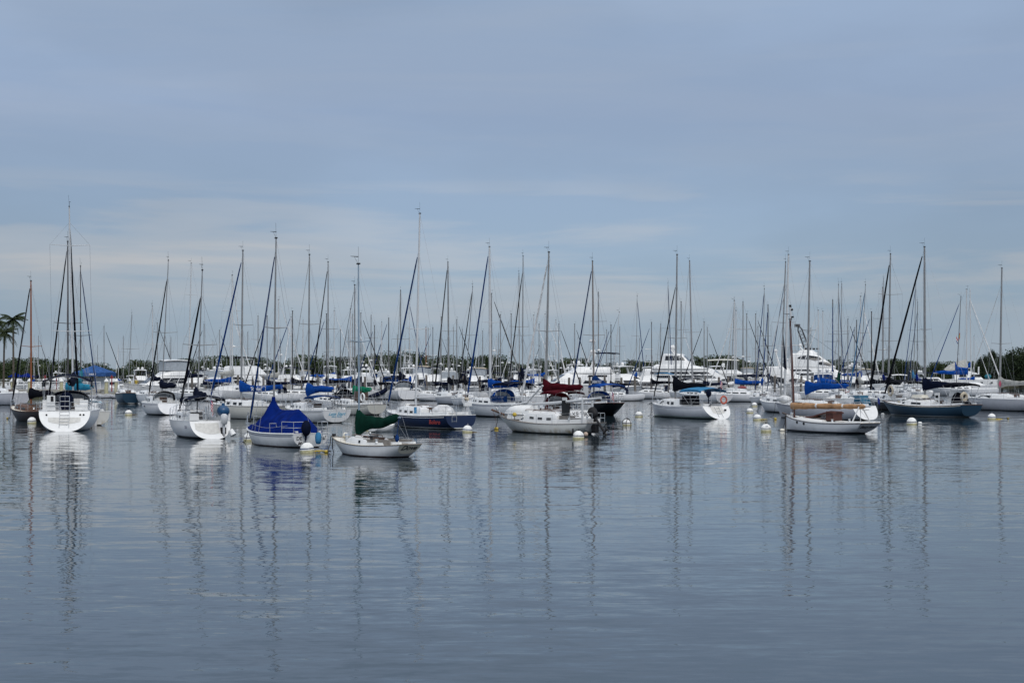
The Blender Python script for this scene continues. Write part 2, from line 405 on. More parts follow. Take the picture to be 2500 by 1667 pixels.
def outboard(g, x, y, z0, s=1.0, tilt=0.0, mi=0):
    ct, sn = math.cos(tilt), math.sin(tilt)
    def Q(a, b, c): return (x - (a * ct + c * sn) * s, y + b * s, z0 + (-a * sn + c * ct) * s)
    rows = []
    for zz, wx, wy, ox in ((.12, .13, .11, .02), (.2, .2, .15, .03), (.42, .23, .17, .04), (.56, .20, .15, .03), (.62, .10, .08, .02)):
        rows.append([Q(.18 + ox + wx * math.cos(2 * PI * k / 10), wy * math.sin(2 * PI * k / 10), zz) for k in range(10)])
    g.loft(rows, closed=True, caps=True, mi=mi)
    g.tube([Q(.17, 0, .15), Q(.17, 0, -.75)], .055 * s, 6, mi=mi); g.tube([Q(.02, 0, .05), Q(.17, 0, .05)], .06 * s, 6, mi=mi)
    g.tube([Q(.08, 0, -.72), Q(.38, 0, -.72)], [.05 * s, .02 * s], 8, mi=mi)
    for k in range(3):
        a = 2 * PI * k / 3; c = Q(.36, 0, -.72); g.tube([c, Q(.37, .12 * math.cos(a), -.72 + .12 * math.sin(a))], [.02 * s, .035 * s], 4, mi=mi)
    g.tube([Q(.17, 0, -.78), Q(.20, 0, -.98)], [.06 * s, .02 * s], 4, mi=mi)
def bimini(parent, h, x0, x1, zt, w_, m, arch=.16, drop=.16, zdeck=None, frame=True, name='bimini'):
    g = G(); rows = []; nx = 8
    for i in range(nx + 1):
        f = i / nx; x = x0 + (x1 - x0) * f; e = .09 * math.sin(PI * f) ** .6
        rows.append([(x, w_ * k, zt + arch * (1 - k * k) + e - .025 * math.sin(f * PI * 3) ** 2 * (1 - abs(k)) - (drop if abs(k) > .99 else 0)) for k in (-1, -.985, -.7, -.35, 0, .35, .7, .985, 1)])
    g.sheet(rows, .014); o = g.build(name, m, parent, smooth=50)
    if frame:
        f = G(); zd = zdeck if zdeck else h.at((x0 + x1) / 2)[1]; xm = (x0 + x1) / 2
        for xt in (x0 + .05, xm, x1 - .05):
            f.tube([(xm, w_ * .98, zd), (xt, w_ * .99, zt - .02), (xt, w_ * .6, zt + arch * .6), (xt, 0, zt + arch * .93), (xt, -w_ * .6, zt + arch * .6), (xt, -w_ * .99, zt - .02), (xm, -w_ * .98, zd)], .014, 5)
        f.build('bimini_frame', STEEL, o)
    return o
def dodger(parent, h, xa, xf, zb, w_, ht, m, lowf=.1):
    g = G(); v = G(); fr = G()
    def arc(f):
        x = xa + (xf - xa) * f; hh = ht * (1 - (f ** 2.2)) * 1.0 + lowf * f; ww = w_ * (1 - .10 * f)
        return [(x, ww * math.cos(a) if abs(math.cos(a)) > .01 else 0, zb + hh * math.sin(a) ** .55) for a in [PI * k / 12 for k in range(13)]]
    g.sheet([arc(f) for f in (0, .15, .3, .45, .55)], .012)
    v.sheet([arc(f) for f in (.55, .7, .85, 1.0)], .008)
    for f in (0, .55): fr.tube([(p[0], p[1] * .985, p[2] - .02) for p in arc(f)], .013, 5)
    o = g.build('dodger', m, parent, smooth=50); v.build('dodger_window', VINYL, o, smooth=50); fr.build('dodger_frame', STEEL, o)
    for k in (3, 9):
        s_ = G(); s_.tube([(arc(f)[k][0], arc(f)[k][1] * 1.01, arc(f)[k][2] + .012) for f in (.5, .62, .75, .88, 1)], .03, 5); s_.build('dodger_strap', m, o)
    return o
FL_R = mat('flag_red', (.45, .03, .04), .8, .05); FL_W = mat('flag_white', (.75, .75, .75), .8, .05); FL_B = mat('flag_blue', (.02, .04, .22), .8, .05)
def flag(parent, p, wd=.7, ht=.45, kind='us', droop=.8, dirx=-1):
    g = G(); nx, nz = 8, 7; rows = []
    for i in range(nx + 1):
        f = i / nx; rows.append([(p[0] + dirx * wd * f * (1 - .6 * droop), p[1] + .05 * math.sin(f * 7), p[2] - ht * k / nz - droop * wd * f * .9 + .02 * math.sin(f * 9)) for k in range(nz + 1)])
    ids = [[g.pt(q) for q in r] for r in rows]
    for i in range(nx):
        for k in range(nz):
            if kind == 'us': mi = 2 if (i < 3 and k < 4) else k % 2
            elif kind == 'blue': mi = 2
            elif kind == 'es': mi = 1 if 2 <= k <= 4 else 0
            else: mi = 0 if k < 3 else (1 if k < 5 else 2)
            g.face((ids[i][k], ids[i][k + 1], ids[i + 1][k + 1], ids[i + 1][k]), mi)
    ms_ = [FL_R, FL_W, FL_B] if kind != 'es' else [FL_R, YEL, FL_B]
    o = g.build('flag', ms_, parent, recalc=False)
    q = G(); q.tube([(p[0], p[1], p[2] + .05), (p[0], p[1], p[2] - 1.1)], .012, 5); q.build('flag_staff', STEEL, o)
    return o

HM = {'white': lambda: hullmat('hull_white', (.76, .76, .77)),
      'whiteblue': lambda: hullmat('hull_white_blue_bottom', (.78, .78, .79), (.02, .07, .16), None, .05, .1),
      'whitered': lambda: hullmat('hull_white_red_bottom', (.74, .74, .74), (.035, .012, .010), None, .05, .1),
      'whiteboot': lambda: hullmat('hull_white_black_boot', (.74, .74, .75), (.02, .02, .025), (.03, .03, .04), .04, .10),
      'green_boot': lambda: hullmat('hull_white_pale_boot', (.76, .76, .78), (.015, .018, .02), (.42, .50, .46), .06, .17),
      'stained': lambda: hullmat('hull_stained_white', (.68, .67, .63), (.02, .02, .018), None, .07, .13, stain=.55),
      'cream': lambda: hullmat('hull_cream', (.64, .62, .56), (.03, .02, .015), None, .05, .1),
      'navy': lambda: hullmat('hull_navy', (.003, .012, .048), (.02, .012, .01), (.50, .50, .48), .045, .10, rough=.2),
      'slate': lambda: hullmat('hull_slate_blue', (.020, .052, .088), (.015, .015, .018), (.45, .46, .46), .035, .11, rough=.3),
      'black': lambda: hullmat('hull_black', (.008, .009, .014), (.02, .01, .01), None, .05, .1, rough=.25),
      'brown': lambda: hullmat('hull_dark_wood', (.015, .009, .008), (.012, .01, .01), None, .05, .1, rough=.4),
      'ltblue': lambda: hullmat('hull_light_blue', (.07, .22, .34), (.02, .03, .05), None, .05, .1),
      'pearl': lambda: hullmat('hull_grey_white', (.55, .55, .58), (.02, .02, .02), None, .06, .12)}

def solve_place(bow, stern, wl, L, tw, away):
    D = depth(wl); sg = -1 if bow < stern else 1
    def ends(a, cx):
        fx, fy = sg * math.cos(a), away * math.sin(a); nx, ny = -fy, fx
        b = (cx + fx * L / 2, D + fy * L / 2); out = []
        for k in (-1, 1):
            x, y = cx - fx * L / 2 + nx * k * tw / 2, D - fy * L / 2 + ny * k * tw / 2; out.append(1250 + F * x / y)
        return 1250 + F * b[0] / b[1], (max(out) if sg < 0 else min(out))
    def fit(a):
        cx = XP((bow + stern) / 2, D)
        for _ in range(6):
            p, q = ends(a, cx); cx += ((bow + stern) - (p + q)) / 2 / F * D
        p, q = ends(a, cx); return cx, abs(q - p)
    lo, hi = 0.0, R(88)
    for _ in range(30):
        mid = (lo + hi) / 2; cx, wd = fit(mid)
        if wd > abs(stern - bow): lo = mid
        else: hi = mid
    a = (lo + hi) / 2; cx, _ = fit(a)
    return cx, D, math.atan2(away * math.sin(a), sg * math.cos(a))

def boat(bow, stern, wl, L, label, short=None, hull='white', away=1, B=None, fm=None, fb=None, fs=None, ob=None, os_=None, tr=.72, tb=.04,
         mast=None, top=None, topx=None, mmat=None, mr=.075, furl='navy', fk=1.0, fr=.085, cover=None, cl=None, rise=.9, boomz=None, sprd=(.55,), spw=None,
         cab=(-.12, .27, .40), wins=((.10, .26), (.34, .50), (.58, .72)), wv=(.28, .62), deckm=None, railm=None, stripe=None, dod=None, bim=None,
         group='sailing boats on moorings in the near harbour', full=True, name='sailboat', cabm=None, hatch=None, trm=None, dr=.38, low=0.0, covdark=None, place=None, seed=1, pf=2.5, wire=.008, boom=True, pulpit=True, ce=None, lines=True):
    B = B or L * .33; fm = fm or L * .092; fb = fb or fm * 1.32; fs = fs or fm * 1.08; ob = ob if ob is not None else L * .11; os_ = os_ if os_ is not None else L * .03
    h = Hull(L, B, fm, fb, fs, ob, os_, tr, tb, dr=dr, pf=pf)
    if place: cx, D, ang = place
    else: cx, D, ang = solve_place(bow, stern, wl, L, B * tr, away)
    t = thing(name, label, 'sailboat', (cx, D, 0), ang, group)
    if short: LAND.append((mast if mast else (bow + stern) / 2, short))
    ca, sa = math.cos(ang), math.sin(ang)
    def W(x, y): return cx + x * ca - y * sa, D + x * sa + y * ca
    def px(x, y=0): X, Y = W(x, y); return 1250 + F * X / Y
    def loc(px_, py_, xl):                        # local point seen at photo (px, py), at the depth of centreline station xl
        X, Y = W(xl, 0); Xw = XP(px_, Y); dx, dy = Xw - cx, Y - D
        return (dx * ca + dy * sa, -dx * sa + dy * ca, ZP(py_, Y))
    sgv = 1 if (-sa * 0 - ca) > 0 else -1         # which beam faces the camera: port when the bow points left
    hm = HM[hull]()
    ho = h.hull().build('hull', hm, t, smooth=50)
    tro = h.transom().build('transom', trm or hm, t)
    dk = h.deck().build('deck', deckm or WHITE, t, smooth=60)
    h.rail(.022 if full else .03, 0).build('rub_rail', railm or WHITE, t)
    if stripe: h.stripe(stripe[0], stripe[1], t1=.99, t0=.02 if len(stripe) < 4 else stripe[3]).build('sheer_stripe', stripe[2], ho)
    x0, x1, ht = cab[0] * L, cab[1] * L, cab[2]
    cg, on, ctop, S = cabin(h, x0, x1, ht)
    co = cg.build('cabin', cabm or WHITE, t, smooth=35)
    for wn in wins:
        for sg in (1, -1):
            if len(wn) == 3 and wn[1] > .4 and wn[2] < .1 and wn[0] > wn[1] - .21 and wn[2] == .07: port_window(on, wn[0], wn[1], wn[2], (sg,)).build('porthole', GLASS, co)
            else: rect_window(on, wn[0], wn[1], wv[0], wv[1], cut=(wn[2] if len(wn) > 2 else 0), sides=(sg,)).build('window', GLASS, co)
    # cockpit coamings and companionway
    xa = -L * .46
    for sg in (1, -1):
        g = G()
        pts = [(x0, sg * S(0)[1] * .98), (x0 - (x0 - xa) * .5, sg * S(0)[1] * .95), (xa, sg * h.at(xa)[0] * .7)]
        rows = []
        for x, y in pts:
            zz = h.at(x)[1]; rows.append([(x, y, zz - .04), (x, y - sg * .02, zz + ht * .42), (x, y - sg * .13, zz + ht * .42), (x, y - sg * .16, zz - .04)])
        g.loft(rows, closed=True, caps=True); g.build('coaming', cabm or WHITE, t)
    hh = ctop(0)
    g = G(); zc = h.at(x0)[1]
    g.box((x0 - .02, 0, (zc + hh) / 2 + .02), (.05, .62, hh - zc + .06)); g.box((x0 + .30, 0, hh + .035), (.68, .72, .05)); g.build('companionway', hatch or BROWNH, t)
    D_m = None
    zd = h.at(0)[1]
    if mast is not None:
        best = min([(-.10 + .5 * i / 200) * L for i in range(201)], key=lambda x: abs(px(x) - mast)) if place is None else L * .1
        xm = best; zm = max(h.at(xm)[1], (ctop((xm - x0) / (x1 - x0)) if x0 < xm < x1 else 0)) - .03
        tp = loc(topx if topx else mast, top, xm); base_ = (xm, 0, zm)
        mm = mmat or ALU; H = tp[2]; mr *= .80; fr *= .80
        g = G(); k = [Vector(base_).lerp(Vector(tp), f) for f in (0, .35, .7, 1)]
        g.tube(k, [mr, mr, mr * .9, mr * .68], 8, sq=.75)
        mo = g.build('mast', mm, t, smooth=60)
        def MP(f): return Vector(base_).lerp(Vector(tp), f)
        # masthead gear
        g = G(); g.box(tuple(MP(1) + Vector((0, 0, .02))), (.20, .07, .06)); g.tube([MP(1), MP(1) + Vector((-.05, .04, .75))], .006, 4)
        q = MP(1) + Vector((.32, 0, .35)); g.tube([MP(1), q], .007, 4); g.tube([q + Vector((.20, .05, .02)), q - Vector((.22, .06, .02))], [.008, .020], 4)
        g.build('masthead_fitting', BLACK, mo)
        wi = G(); chain = (xm - .12, h.at(xm - .12)[0] - .04, h.at(xm)[1])
        sw = (spw or B * .36)
        stems = sorted(sprd)
        for s_ in stems:
            g = G(); c = MP(s_)
            for sg in (1, -1): g.tube([c, (c.x - .12, c.y + sg * sw, c.z + .06)], [.028, .018], 5)
            g.build('spreader', mm, mo)
        capk = min(1.0, fk + .0)
        for sg in (1, -1):
            pts = [MP(capk)] + [Vector((MP(s_).x - .12, MP(s_).y + sg * sw, MP(s_).z + .06)) for s_ in reversed(stems)] + [Vector((chain[0], sg * chain[1], chain[2]))]
            wi.tube(pts, wire, 4)
            wi.tube([MP(stems[0]) - Vector((0, 0, .1)), Vector((xm + .5, sg * (h.at(xm + .5)[0] - .05), zd))], wire, 4)
            wi.tube([MP(stems[0]) - Vector((0, 0, .1)), Vector((xm - .6, sg * (h.at(xm - .6)[0] - .05), zd))], wire, 4)
        bowp = Vector((L / 2 - .06, 0, h.sz(1) + .05)); fs_ = MP(fk) + Vector((mr, 0, 0))
        wi.tube([bowp, fs_], wire, 4); wi.tube([MP(1), Vector((-L / 2 + .05, 0, h.sz(0)))], wire, 4)
        wi.build('rigging', WIRE, t)
        if furl:
            a = bowp.lerp(fs_, .045); g = G(); rn = random.Random(seed); pts = []; rr = []
            for i in range(17):
                f = .045 + .925 * i / 16; p = bowp.lerp(fs_, f) + Vector((0, 0, -.004 * L * math.sin(PI * f))); pts.append(p)
                rr.append(fr * (1.0 - .45 * f) * (1 + rn.uniform(-.08, .08)) * (.6 if i in (0, 16) else 1))
            g.tube(pts, rr, 8); fo = g.build('furled_jib', CV[furl], t, smooth=60)
            q = G(); q.lathe([(.02, 0), (.10, .02), (.10, .10), (.02, .12)], 10, c=tuple(bowp.lerp(fs_, .02))); q.build('furler_drum', BLACK, fo)
        if boom:
            bz = boomz if boomz is not None else zm + 1.0; cl = cl or L * .36
            if ce: cl = min((abs(px(xm - c_) - ce), c_) for c_ in [.8 + i * .02 for i in range(int(L * .60 * 50) - 40)])[1]
            xe = xm - cl; ze = bz + .12
            g = G(); g.tube([(xm - .08, MP(0).y, bz), (xe, 0, ze)], .055, 8); g.build('boom', mm, t)
            g = G(); g.tube([(xe + .05, 0, ze), (-L / 2 * .8, 0, h.sz(0) + .1)], .012, 4); g.build('mainsheet', WIRE, t)
            if cover:
                cg2 = cover_geom(xm + .06, bz + .02, xe + .05, ze + .02, rise, seed=seed, low=low); cg2.build('sail_cover', CV[cover], t, smooth=50)
    # pulpit, pushpit, stanchions and lifelines
    if pulpit:
        rl = .55
        g = G(); pts = []
        for sg in (1, -1):
            xb_ = L * .40; y = h.at(xb_)[0] * sg
            g.tube([(xb_, y, h.at(xb_)[1]), (xb_ + .05, y, h.at(xb_)[1] + rl), (L * .46, h.at(L * .46)[0] * sg, h.sz(1) + rl), (L * .5 + .12, 0, h.sz(1) + rl + .03)], .014, 5)
            g.tube([(L * .46, h.at(L * .46)[0] * sg, h.sz(.96)), (L * .46 + .05, h.at(L * .46)[0] * sg, h.sz(1) + rl)], .014, 5)
        g.build('pulpit', STEEL, t)
        g = G(); zt = h.sz(0)
        for zz in (rl, rl * .5):
            g.tube([(-L * .36, h.at(-L * .36)[0], zt + zz), (-L * .49, h.hb(0) * .95, zt + zz), (-L * .495, .35, zt + zz)], .014, 5)
            g.tube([(-L * .36, -h.at(-L * .36)[0], zt + zz), (-L * .49, -h.hb(0) * .95, zt + zz), (-L * .495, -.35, zt + zz)], .014, 5)
        for sg in (1, -1):
            for x, y in ((-L * .36, h.at(-L * .36)[0]), (-L * .49, h.hb(0) * .95), (-L * .495, .35)): g.tube([(x, y * sg, zt), (x, y * sg, zt + rl)], .013, 5)
        g.build('pushpit', STEEL, t)
        nst = (4 if full else 2) if lines else 0; xs = [-L * .36 + (L * .40 + L * .36) * (i + 1) / (nst + 1) for i in range(nst)]
        if full:
            for sg in (1, -1):
                for x in xs: g = G(); g.tube([(x, sg * (h.at(x)[0] - .03), h.at(x)[1] - .03), (x, sg * (h.at(x)[0] - .03), h.at(x)[1] + rl)], .012, 5); g.build('stanchion', STEEL, t)
        g = G()
        for sg in ((1, -1) if lines else ()):
            for zz in (rl, rl * .52): g.tube([(-L * .36, sg * h.at(-L * .36)[0], zt + zz)] + [(x, sg * (h.at(x)[0] - .03), h.at(x)[1] + zz) for x in xs] + [(L * .40, sg * h.at(L * .40)[0], h.at(L * .40)[1] + zz)], .005, 4)
        if lines: g.build('lifeline', STEEL, t)
    if full and name == 'sailboat':
        rn = random.Random(seed * 7 + 1)
        for f_ in (.30, .62):
            xh = x0 + (x1 - x0) * f_; g = G(); g.box((xh, 0, ctop(f_) + .02), (.50, .50, .07), taper=.9); g.build('deck_hatch', GLASS if rn.random() < .6 else WHITE, co)
        for sg in (1, -1):
            g = G(); g.tube([(x0 + (x1 - x0) * f_, sg * S(f_)[1] * .62, ctop(f_) + (.07 if .12 < f_ < .68 else -.02)) for f_ in (.10, .13, .3, .5, .66, .69)], .016, 5); g.build('handrail', TEAK, co)
            g = G(); g.lathe([(.09, 0), (.06, .05), (.055, .12), (.085, .16), (.001, .17)], 8, c=(x0 - L * .12, sg * S(0)[1] * .9, zc + ht * .42)); g.build('winch', STEEL, t)
        g = G(); xc = L * .30; g.torus((xc, rn.uniform(-.1, .1), h.at(xc)[1] + .09), .16, .04, 'z', 12, 5); g.torus((xc + .03, .02, h.at(xc)[1] + .15), .13, .035, 'z', 12, 5); g.build('rope_coil', mat('rope_buff', (.40, .36, .28), .9, .2, 9), t)
        g = G(); g.lathe([(.07, 0), (.07, .16), (.11, .22), (.10, .30), (.001, .32)], 8, c=(x1 + .25, .22, h.at(x1 + .25)[1] + .02)); g.build('deck_vent', STEEL, t)
        bx = L / 2 - .05; g = G(); g.tube([(bx - .1, .12, h.sz(1)), (bx + .04, .06, h.sz(1) - .04), (bx + .12, .04, h.sz(1) * .5), (bx + .35, .02, .06), (bx + 1.0, 0, -.05)], .018, 5); g.build('mooring_line', mat('wet_rope', (.04, .038, .033), .9, .2, 9), t)
    if dod: dodger(t, h, x0 - .55, x0 + .45, h.at(x0)[1] + ht * .45, S(0)[1] * .98, dod[1], CV[dod[0]])
    if bim: bimini(t, h, bim[1] * L, bim[2] * L, h.at(-.3 * L)[1] + bim[3], h.at(-.3 * L)[0] * .82, CV[bim[0]])
    return dict(t=t, h=h, on=on, W=W, px=px, loc=loc, L=L, B=B, x0=x0, x1=x1, S=S, ctop=ctop, ang=ang, D=D, cx=cx, deck=dk, cab=co, hull=ho, transom=tro, ca=ca, sa=sa)
def tr_text(b, txt, size, m, k=.42, y=0.0, shear=.3, spacing=1.0, name='lettering'):
    h = b['h']; a = h.sec(0, 12); top, bot = Vector((a[-1][0], 0, a[-1][2])), Vector((a[0][0], 0, a[0][2]))
    p = top.lerp(bot, k) + Vector((-.012, y, 0)); return lettering(txt, size, p, (0, -1, 0), top - bot, m, b['transom'], shear, name, spacing)
def side_text(b, txt, size, m, t, k, shear=.3, sg=1, spacing=1.0):
    """lettering on the topside: sg = 1 port, -1 starboard, lying on the chord of the hull it covers"""
    h = b['h']; p, fw, af = Vector(h.side(t, k)), Vector(h.side(t + .05, k)), Vector(h.side(t - .05, k)); up, dn = Vector(h.side(t, k - .12)), Vector(h.side(t, k + .12))
    X = af - fw; Y = up - dn; X.z = 0
    if sg < 0: X = Vector((-X.x, X.y, 0)); Y = Vector((Y.x, -Y.y, Y.z))
    return lettering(txt, size, (p.x, sg * (p.y + .03), p.z), X, Y, m, b['hull'], shear, spacing=spacing)

# ------------------------------------------------------------------ the moored boats, near to far
INK = mat('lettering_black', (.015, .015, .02), .5, .02); INKR = mat('lettering_red', (.50, .07, .06), .5, .02)
INKB = mat('lettering_light_blue', (.10, .38, .55), .5, .02); INKG = mat('lettering_grey', (.18, .18, .24), .5, .02); INKW = mat('lettering_white', (.72, .72, .74), .5, .02)
def part(b, name, m, fn, smooth=False, parent=None, label=None):
    g = G(); fn(g); return g.build(name, m, parent or b['t'], smooth=smooth, label=label)
def hatch_box(b, x, y, dx, dy, hz, m, name='deck_hatch', z=None):
    zz = z if z is not None else b['ctop'](min(max((x - b['x0']) / (b['x1'] - b['x0']), 0), 1)) - .03
    return part(b, name, m, lambda g: g.box((x, y, zz + hz / 2), (dx, dy, hz), taper=.92))

# small white daysailer with green cover, nearest boat
b = boat(810, 1030, 1111, 5.75, 'small white daysailer, nearest boat, with dark green sail cover and lettered cream transom', 'green-cover daysailer', hull='whitered',
         B=1.9, fm=.46, fb=.74, fs=.56, ob=.95, os_=.38, tr=.60, tb=.16, mast=877, top=645, topx=875, mmat=ALUB, mr=.06, furl=None, fk=.92,
         cab=(-.10, .20, .30), wins=((.25, .33),), wv=(.3, .7), trm=mat('cream_transom', (.60, .57, .48), .35, .04), sprd=(.55,), spw=.55, boomz=1.62, cl=2.15, boom=False, railm=mat('weathered_teak', (.20, .17, .14), .7, .2, 9), deckm=CREAM, hatch=BROWNH, pulpit=False, wire=.005, low=.0)
h = b['h']
for ch in b['t'].children:
    if ch.name.startswith('mast'): mx = ch
xmast = sum(v.co.x for v in mx.data.vertices[:8]) / 8
CE_ = min((abs(b['px'](xmast - c_) - 973), c_) for c_ in [1.5 + i * .02 for i in range(110)])[1]
g = cover_geom(xmast + .02, 1.33, xmast - CE_, 1.62, .28, th=.15, seed=5, n=24, low=.42, sag=.16); g.build('sail_cover', CV['green'], b['t'], smooth=50)
part(b, 'boom', ALUB, lambda g: g.tube([(xmast - .05, 0, 1.30), (xmast - CE_ - .12, 0, 1.66)], .04, 8), 50)
part(b, 'mainsheet', CV['midblue'], lambda g: (g.tube([(xmast - CE_ - .05, 0, 1.62), (-2.05, .1, .95)], .012, 5), g.ball((-2.05, .1, .78), .09, 8, (1, 1, 1.6)), g.tube([(-2.05, .1, .95), (-2.05, .1, .5)], .05, 6)), 50)
part(b, 'backstay', WIRE, lambda g: g.tube([(xmast - .9, 0, 3.2), (-2.8, 0, .6)], .005, 4))
part(b, 'cockpit_well', GREYDECK, lambda g: g.box((-1.35, 0, .54), (1.7, .95, .05)))
for sg in (1, -1): part(b, 'coaming_board', GREYDECK, lambda g: g.box((-1.25, sg * .56, .62), (1.9, .03, .22)))
part(b, 'foredeck_ball', CREAM, lambda g: (g.ball((1.75, .05, .80), .13, 10), g.tube([(1.75, .05, .55), (1.75, .05, .72)], .04, 6)), 50)
part(b, 'cowl_vent', STEEL, lambda g: g.torus((xmast - .75, 0, .92), .09, .018, 'y'))
part(b, 'handrail', BROWNH, lambda g: [g.tube([(.75, s * .42, .83), (.70, s * .42, .87), (.05, s * .45, .87), (0, s * .45, .83)], .015, 5) for s in (1, -1)])
part(b, 'bow_cleat', BLACK, lambda g: (g.box((2.70, 0, .80), (.2, .08, .08)), g.tube([(2.80, 0, .75), (2.78, .02, .2), (2.60, .05, -.1)], .022, 5)))
for s in (1, -1): part(b, 'winch', BLACK, lambda g: g.lathe([(.07, 0), (.05, .08), (.07, .14), (.01, .15)], 10, c=(-.95, s * .62, .72)))
tr_text(b, 'Dove', .36, INK, k=.38, shear=.35)

# blue tarpaulin boat
b = boat(607, 803, 1086, 6.7, 'white sloop wrapped in a royal blue tarpaulin, outboard and light blue fender at its stern', 'tarpaulin-covered sloop', hull='whitered',
         B=2.35, fm=.62, fb=.80, fs=.66, ob=.45, os_=.10, tr=.80, tb=.02, mast=668, top=582, topx=674, furl='midblue', fk=.93, fr=.075, cab=(-.14, .24, .30), wins=((.3, .5),), boom=False, lines=False, sprd=(.52,), spw=.62,
         stripe=(.10, .14, INKG), seed=3)
h = b['h']; part(b, 'gunwale', WHITE, lambda g: g.tube([(-3.35 + 6.7 * i / 24, h.hb(i / 24) + .01, h.sz(i / 24)) for i in range(25)], .045, 6), 50)
# tarpaulin: ridge along the centre line, eaves just inside the gunwale
for ch in b['t'].children:
    if ch.name.startswith('mast'): xm = sum(v.co.x for v in ch.data.vertices[:8]) / 8
rows = []; rn = random.Random(8); x0, x1 = -3.20, 2.95
def ridge(x):
    d = x - xm
    if d > 0: return .90 + 1.42 * math.exp(-(d / .80) ** 1.15)
    if x > -2.15: return 1.68 + .62 * math.exp(-abs(d) / .34) + .14 * ((xm - x) / 3) ** 2
    return 1.80 - (abs(x + 2.15) / .8) ** 1.2 * .95
NX = 44
for i in range(NX + 1):
    x = x0 + (x1 - x0) * i / NX; bb, zz = h.at(x); r = ridge(x); e = zz + .03 + .03 * math.sin(x * 5); row = []
    for k in range(21):
        q = -1 + 2 * k / 20; aq = abs(q); y = bb * .97 * q * (1 - .0 * aq)
        f = (1 - aq) ** (1.15 if r > 1.9 else .95); zt = e + (r - e) * f + .03 * math.sin(PI * aq) * (r - e)
        zt += .020 * math.sin(9 * x + 5 * q) * math.sin(PI * aq) + .028 * math.sin(4.0 * x - 9 * aq + 1) * math.sin(PI * aq) + rn.uniform(-.006, .006)
        row.append((x, y, zt))
    rows.append(row)
g = G(); g.sheet(rows, .012)
cv = g.build('tarpaulin', CV['royal'], None, smooth=60); cv.parent = b['t']; cv.name = 'tarpaulin'
part(b, 'mast_boot', CV['royal'], lambda g: g.tube([(xm, 0, 2.0), (xm, 0, 2.35)], [.12, .085], 8), 50)
for x_ in (-1.6,): part(b, 'hoop_rail', STEEL, lambda g: g.tube([(x_ + .35, 1.10, .6), (x_ + .35, 1.12, 1.1), (x_ - .25, 1.08, 1.12), (x_ - .25, 1.06, .95)], .016, 5))
part(b, 'lashing', WIRE, lambda g: g.tube([(x, h.at(x)[0] * .99 + .02, h.at(x)[1] + .33 + .06 * math.sin(x * 1.5)) for x in [-2.9 + .4 * i for i in range(15)]], .008, 4))
part(b, 'outboard', CV['navy'], lambda g: (outboard(g, -3.30, .35, .55, 1.0), g.ball((-3.5, .35, .92), .30, 10, (.8, .75, 1.25))), 50)
part(b, 'boarding_ladder', STEEL, lambda g: ([g.tube([(-3.42, y, .1), (-3.42, y, .75), (-3.36, y, 1.22)], .015, 5) for y in (-.55, -.85)], [g.tube([(-3.42, -.55, zz), (-3.42, -.85, zz)], .012, 5) for zz in (.2, .45, .7, .95, 1.2)]))
part(b, 'foredeck_anchor', STEEL, lambda g: (g.tube([(3.40, 0, .85), (3.55, 0, 1.05), (3.38, 0, 1.55)], .03, 6), g.box((3.45, 0, .98), (.06, .20, .3))))
tr_text(b, 'DE', .24, INK, k=.35, y=.62, shear=0); tr_text(b, 'rral', .28, INK, k=.33, y=-.55, shear=.3); tr_text(b, 'My', .22, INK, k=.72, y=.55, shear=.3)
X, Y = b['W'](-3.5, -.05)
def fender(label, x, y, z, m, s=1.0):
    t = thing('fender', label, 'fender', (x, y, z))
    g = G(); g.lathe([(.001, -.42 * s), (.14 * s, -.38 * s), (.20 * s, -.2 * s), (.21 * s, .1 * s), (.17 * s, .28 * s), (.05 * s, .36 * s), (.001, .37 * s)], 14); g.build('fender_body', m, t, smooth=60)
    g = G(); g.tube([(0, 0, .36 * s), (.02, 0, .8 * s)], .012, 5); g.build('rope', WIRE, t); return t
fender('light blue fender hanging at the stern of the tarpaulin-covered boat', XP(777, Y - .25), Y - .25, ZP(1068, Y), CV['sky'], .72)

def TPp(a, k, y, off=.02):
    top, bot = Vector((a[-1][0], 0, a[-1][2])), Vector((a[0][0], 0, a[0][2])); p = top.lerp(bot, k); return (p.x - off, y, p.z + off * .5)
# stern-on white boat with outboard
b = boat(436, 561, 1064, 7.6, 'stern-on white sloop with black furled jib, navy bimini, outboard and striped flag', 'outboard sloop', hull='whiteboot', B=2.6, fm=.92, fb=1.1, fs=.95, ob=.6, os_=-.75, tr=.84, tb=-.02, dr=.3,
         mast=482, top=660, topx=494, furl='black', fk=.84, fr=.10, mr=.07, cab=(-.10, .28, .42), sprd=(.50,), spw=.95, cover='navy', cl=2.2, rise=.25, boomz=2.1, seed=11, bim=('navy', -.42, -.12, 1.15), hatch=GREYDECK, trm=WHITE)
h = b['h']
part(b, 'outboard', mat('outboard_grey', (.50, .51, .52), .35, .08), lambda g: (outboard(g, -4.2, -.62, .62, 1.15),), 50)
part(b, 'outboard_bracket', BLACK, lambda g: (g.box((-4.25, -.62, .35), (.18, .28, .5)), g.tube([(-4.38, -.62, .3), (-4.40, -.62, -.3)], .075, 6)))
part(b, 'white_bucket', WHITE, lambda g: g.tube([(-4.35, -1.0, .45), (-4.5, -1.12, .18)], [.14, .17], 12), 50)
for y in (.85, -.85): part(b, 'cockpit_seat', WHITE, lambda g: g.box((-3.5, y, 1.15), (.7, .5, .35)))
a = b['h'].sec(0, 12)
part(b, 'swim_step_inset', mat('worn_shade_gelcoat', (.55, .54, .51), .6, .1), lambda g: g.loft([[TPp(a, .12, y, .006), TPp(a, .72 - .25 * (y / .85) ** 2, y, .012)] for y in [-.45 + 1.3 * i / 12 for i in range(13)]]))  # darker panel on the stern; the inset's shade is put into its colour
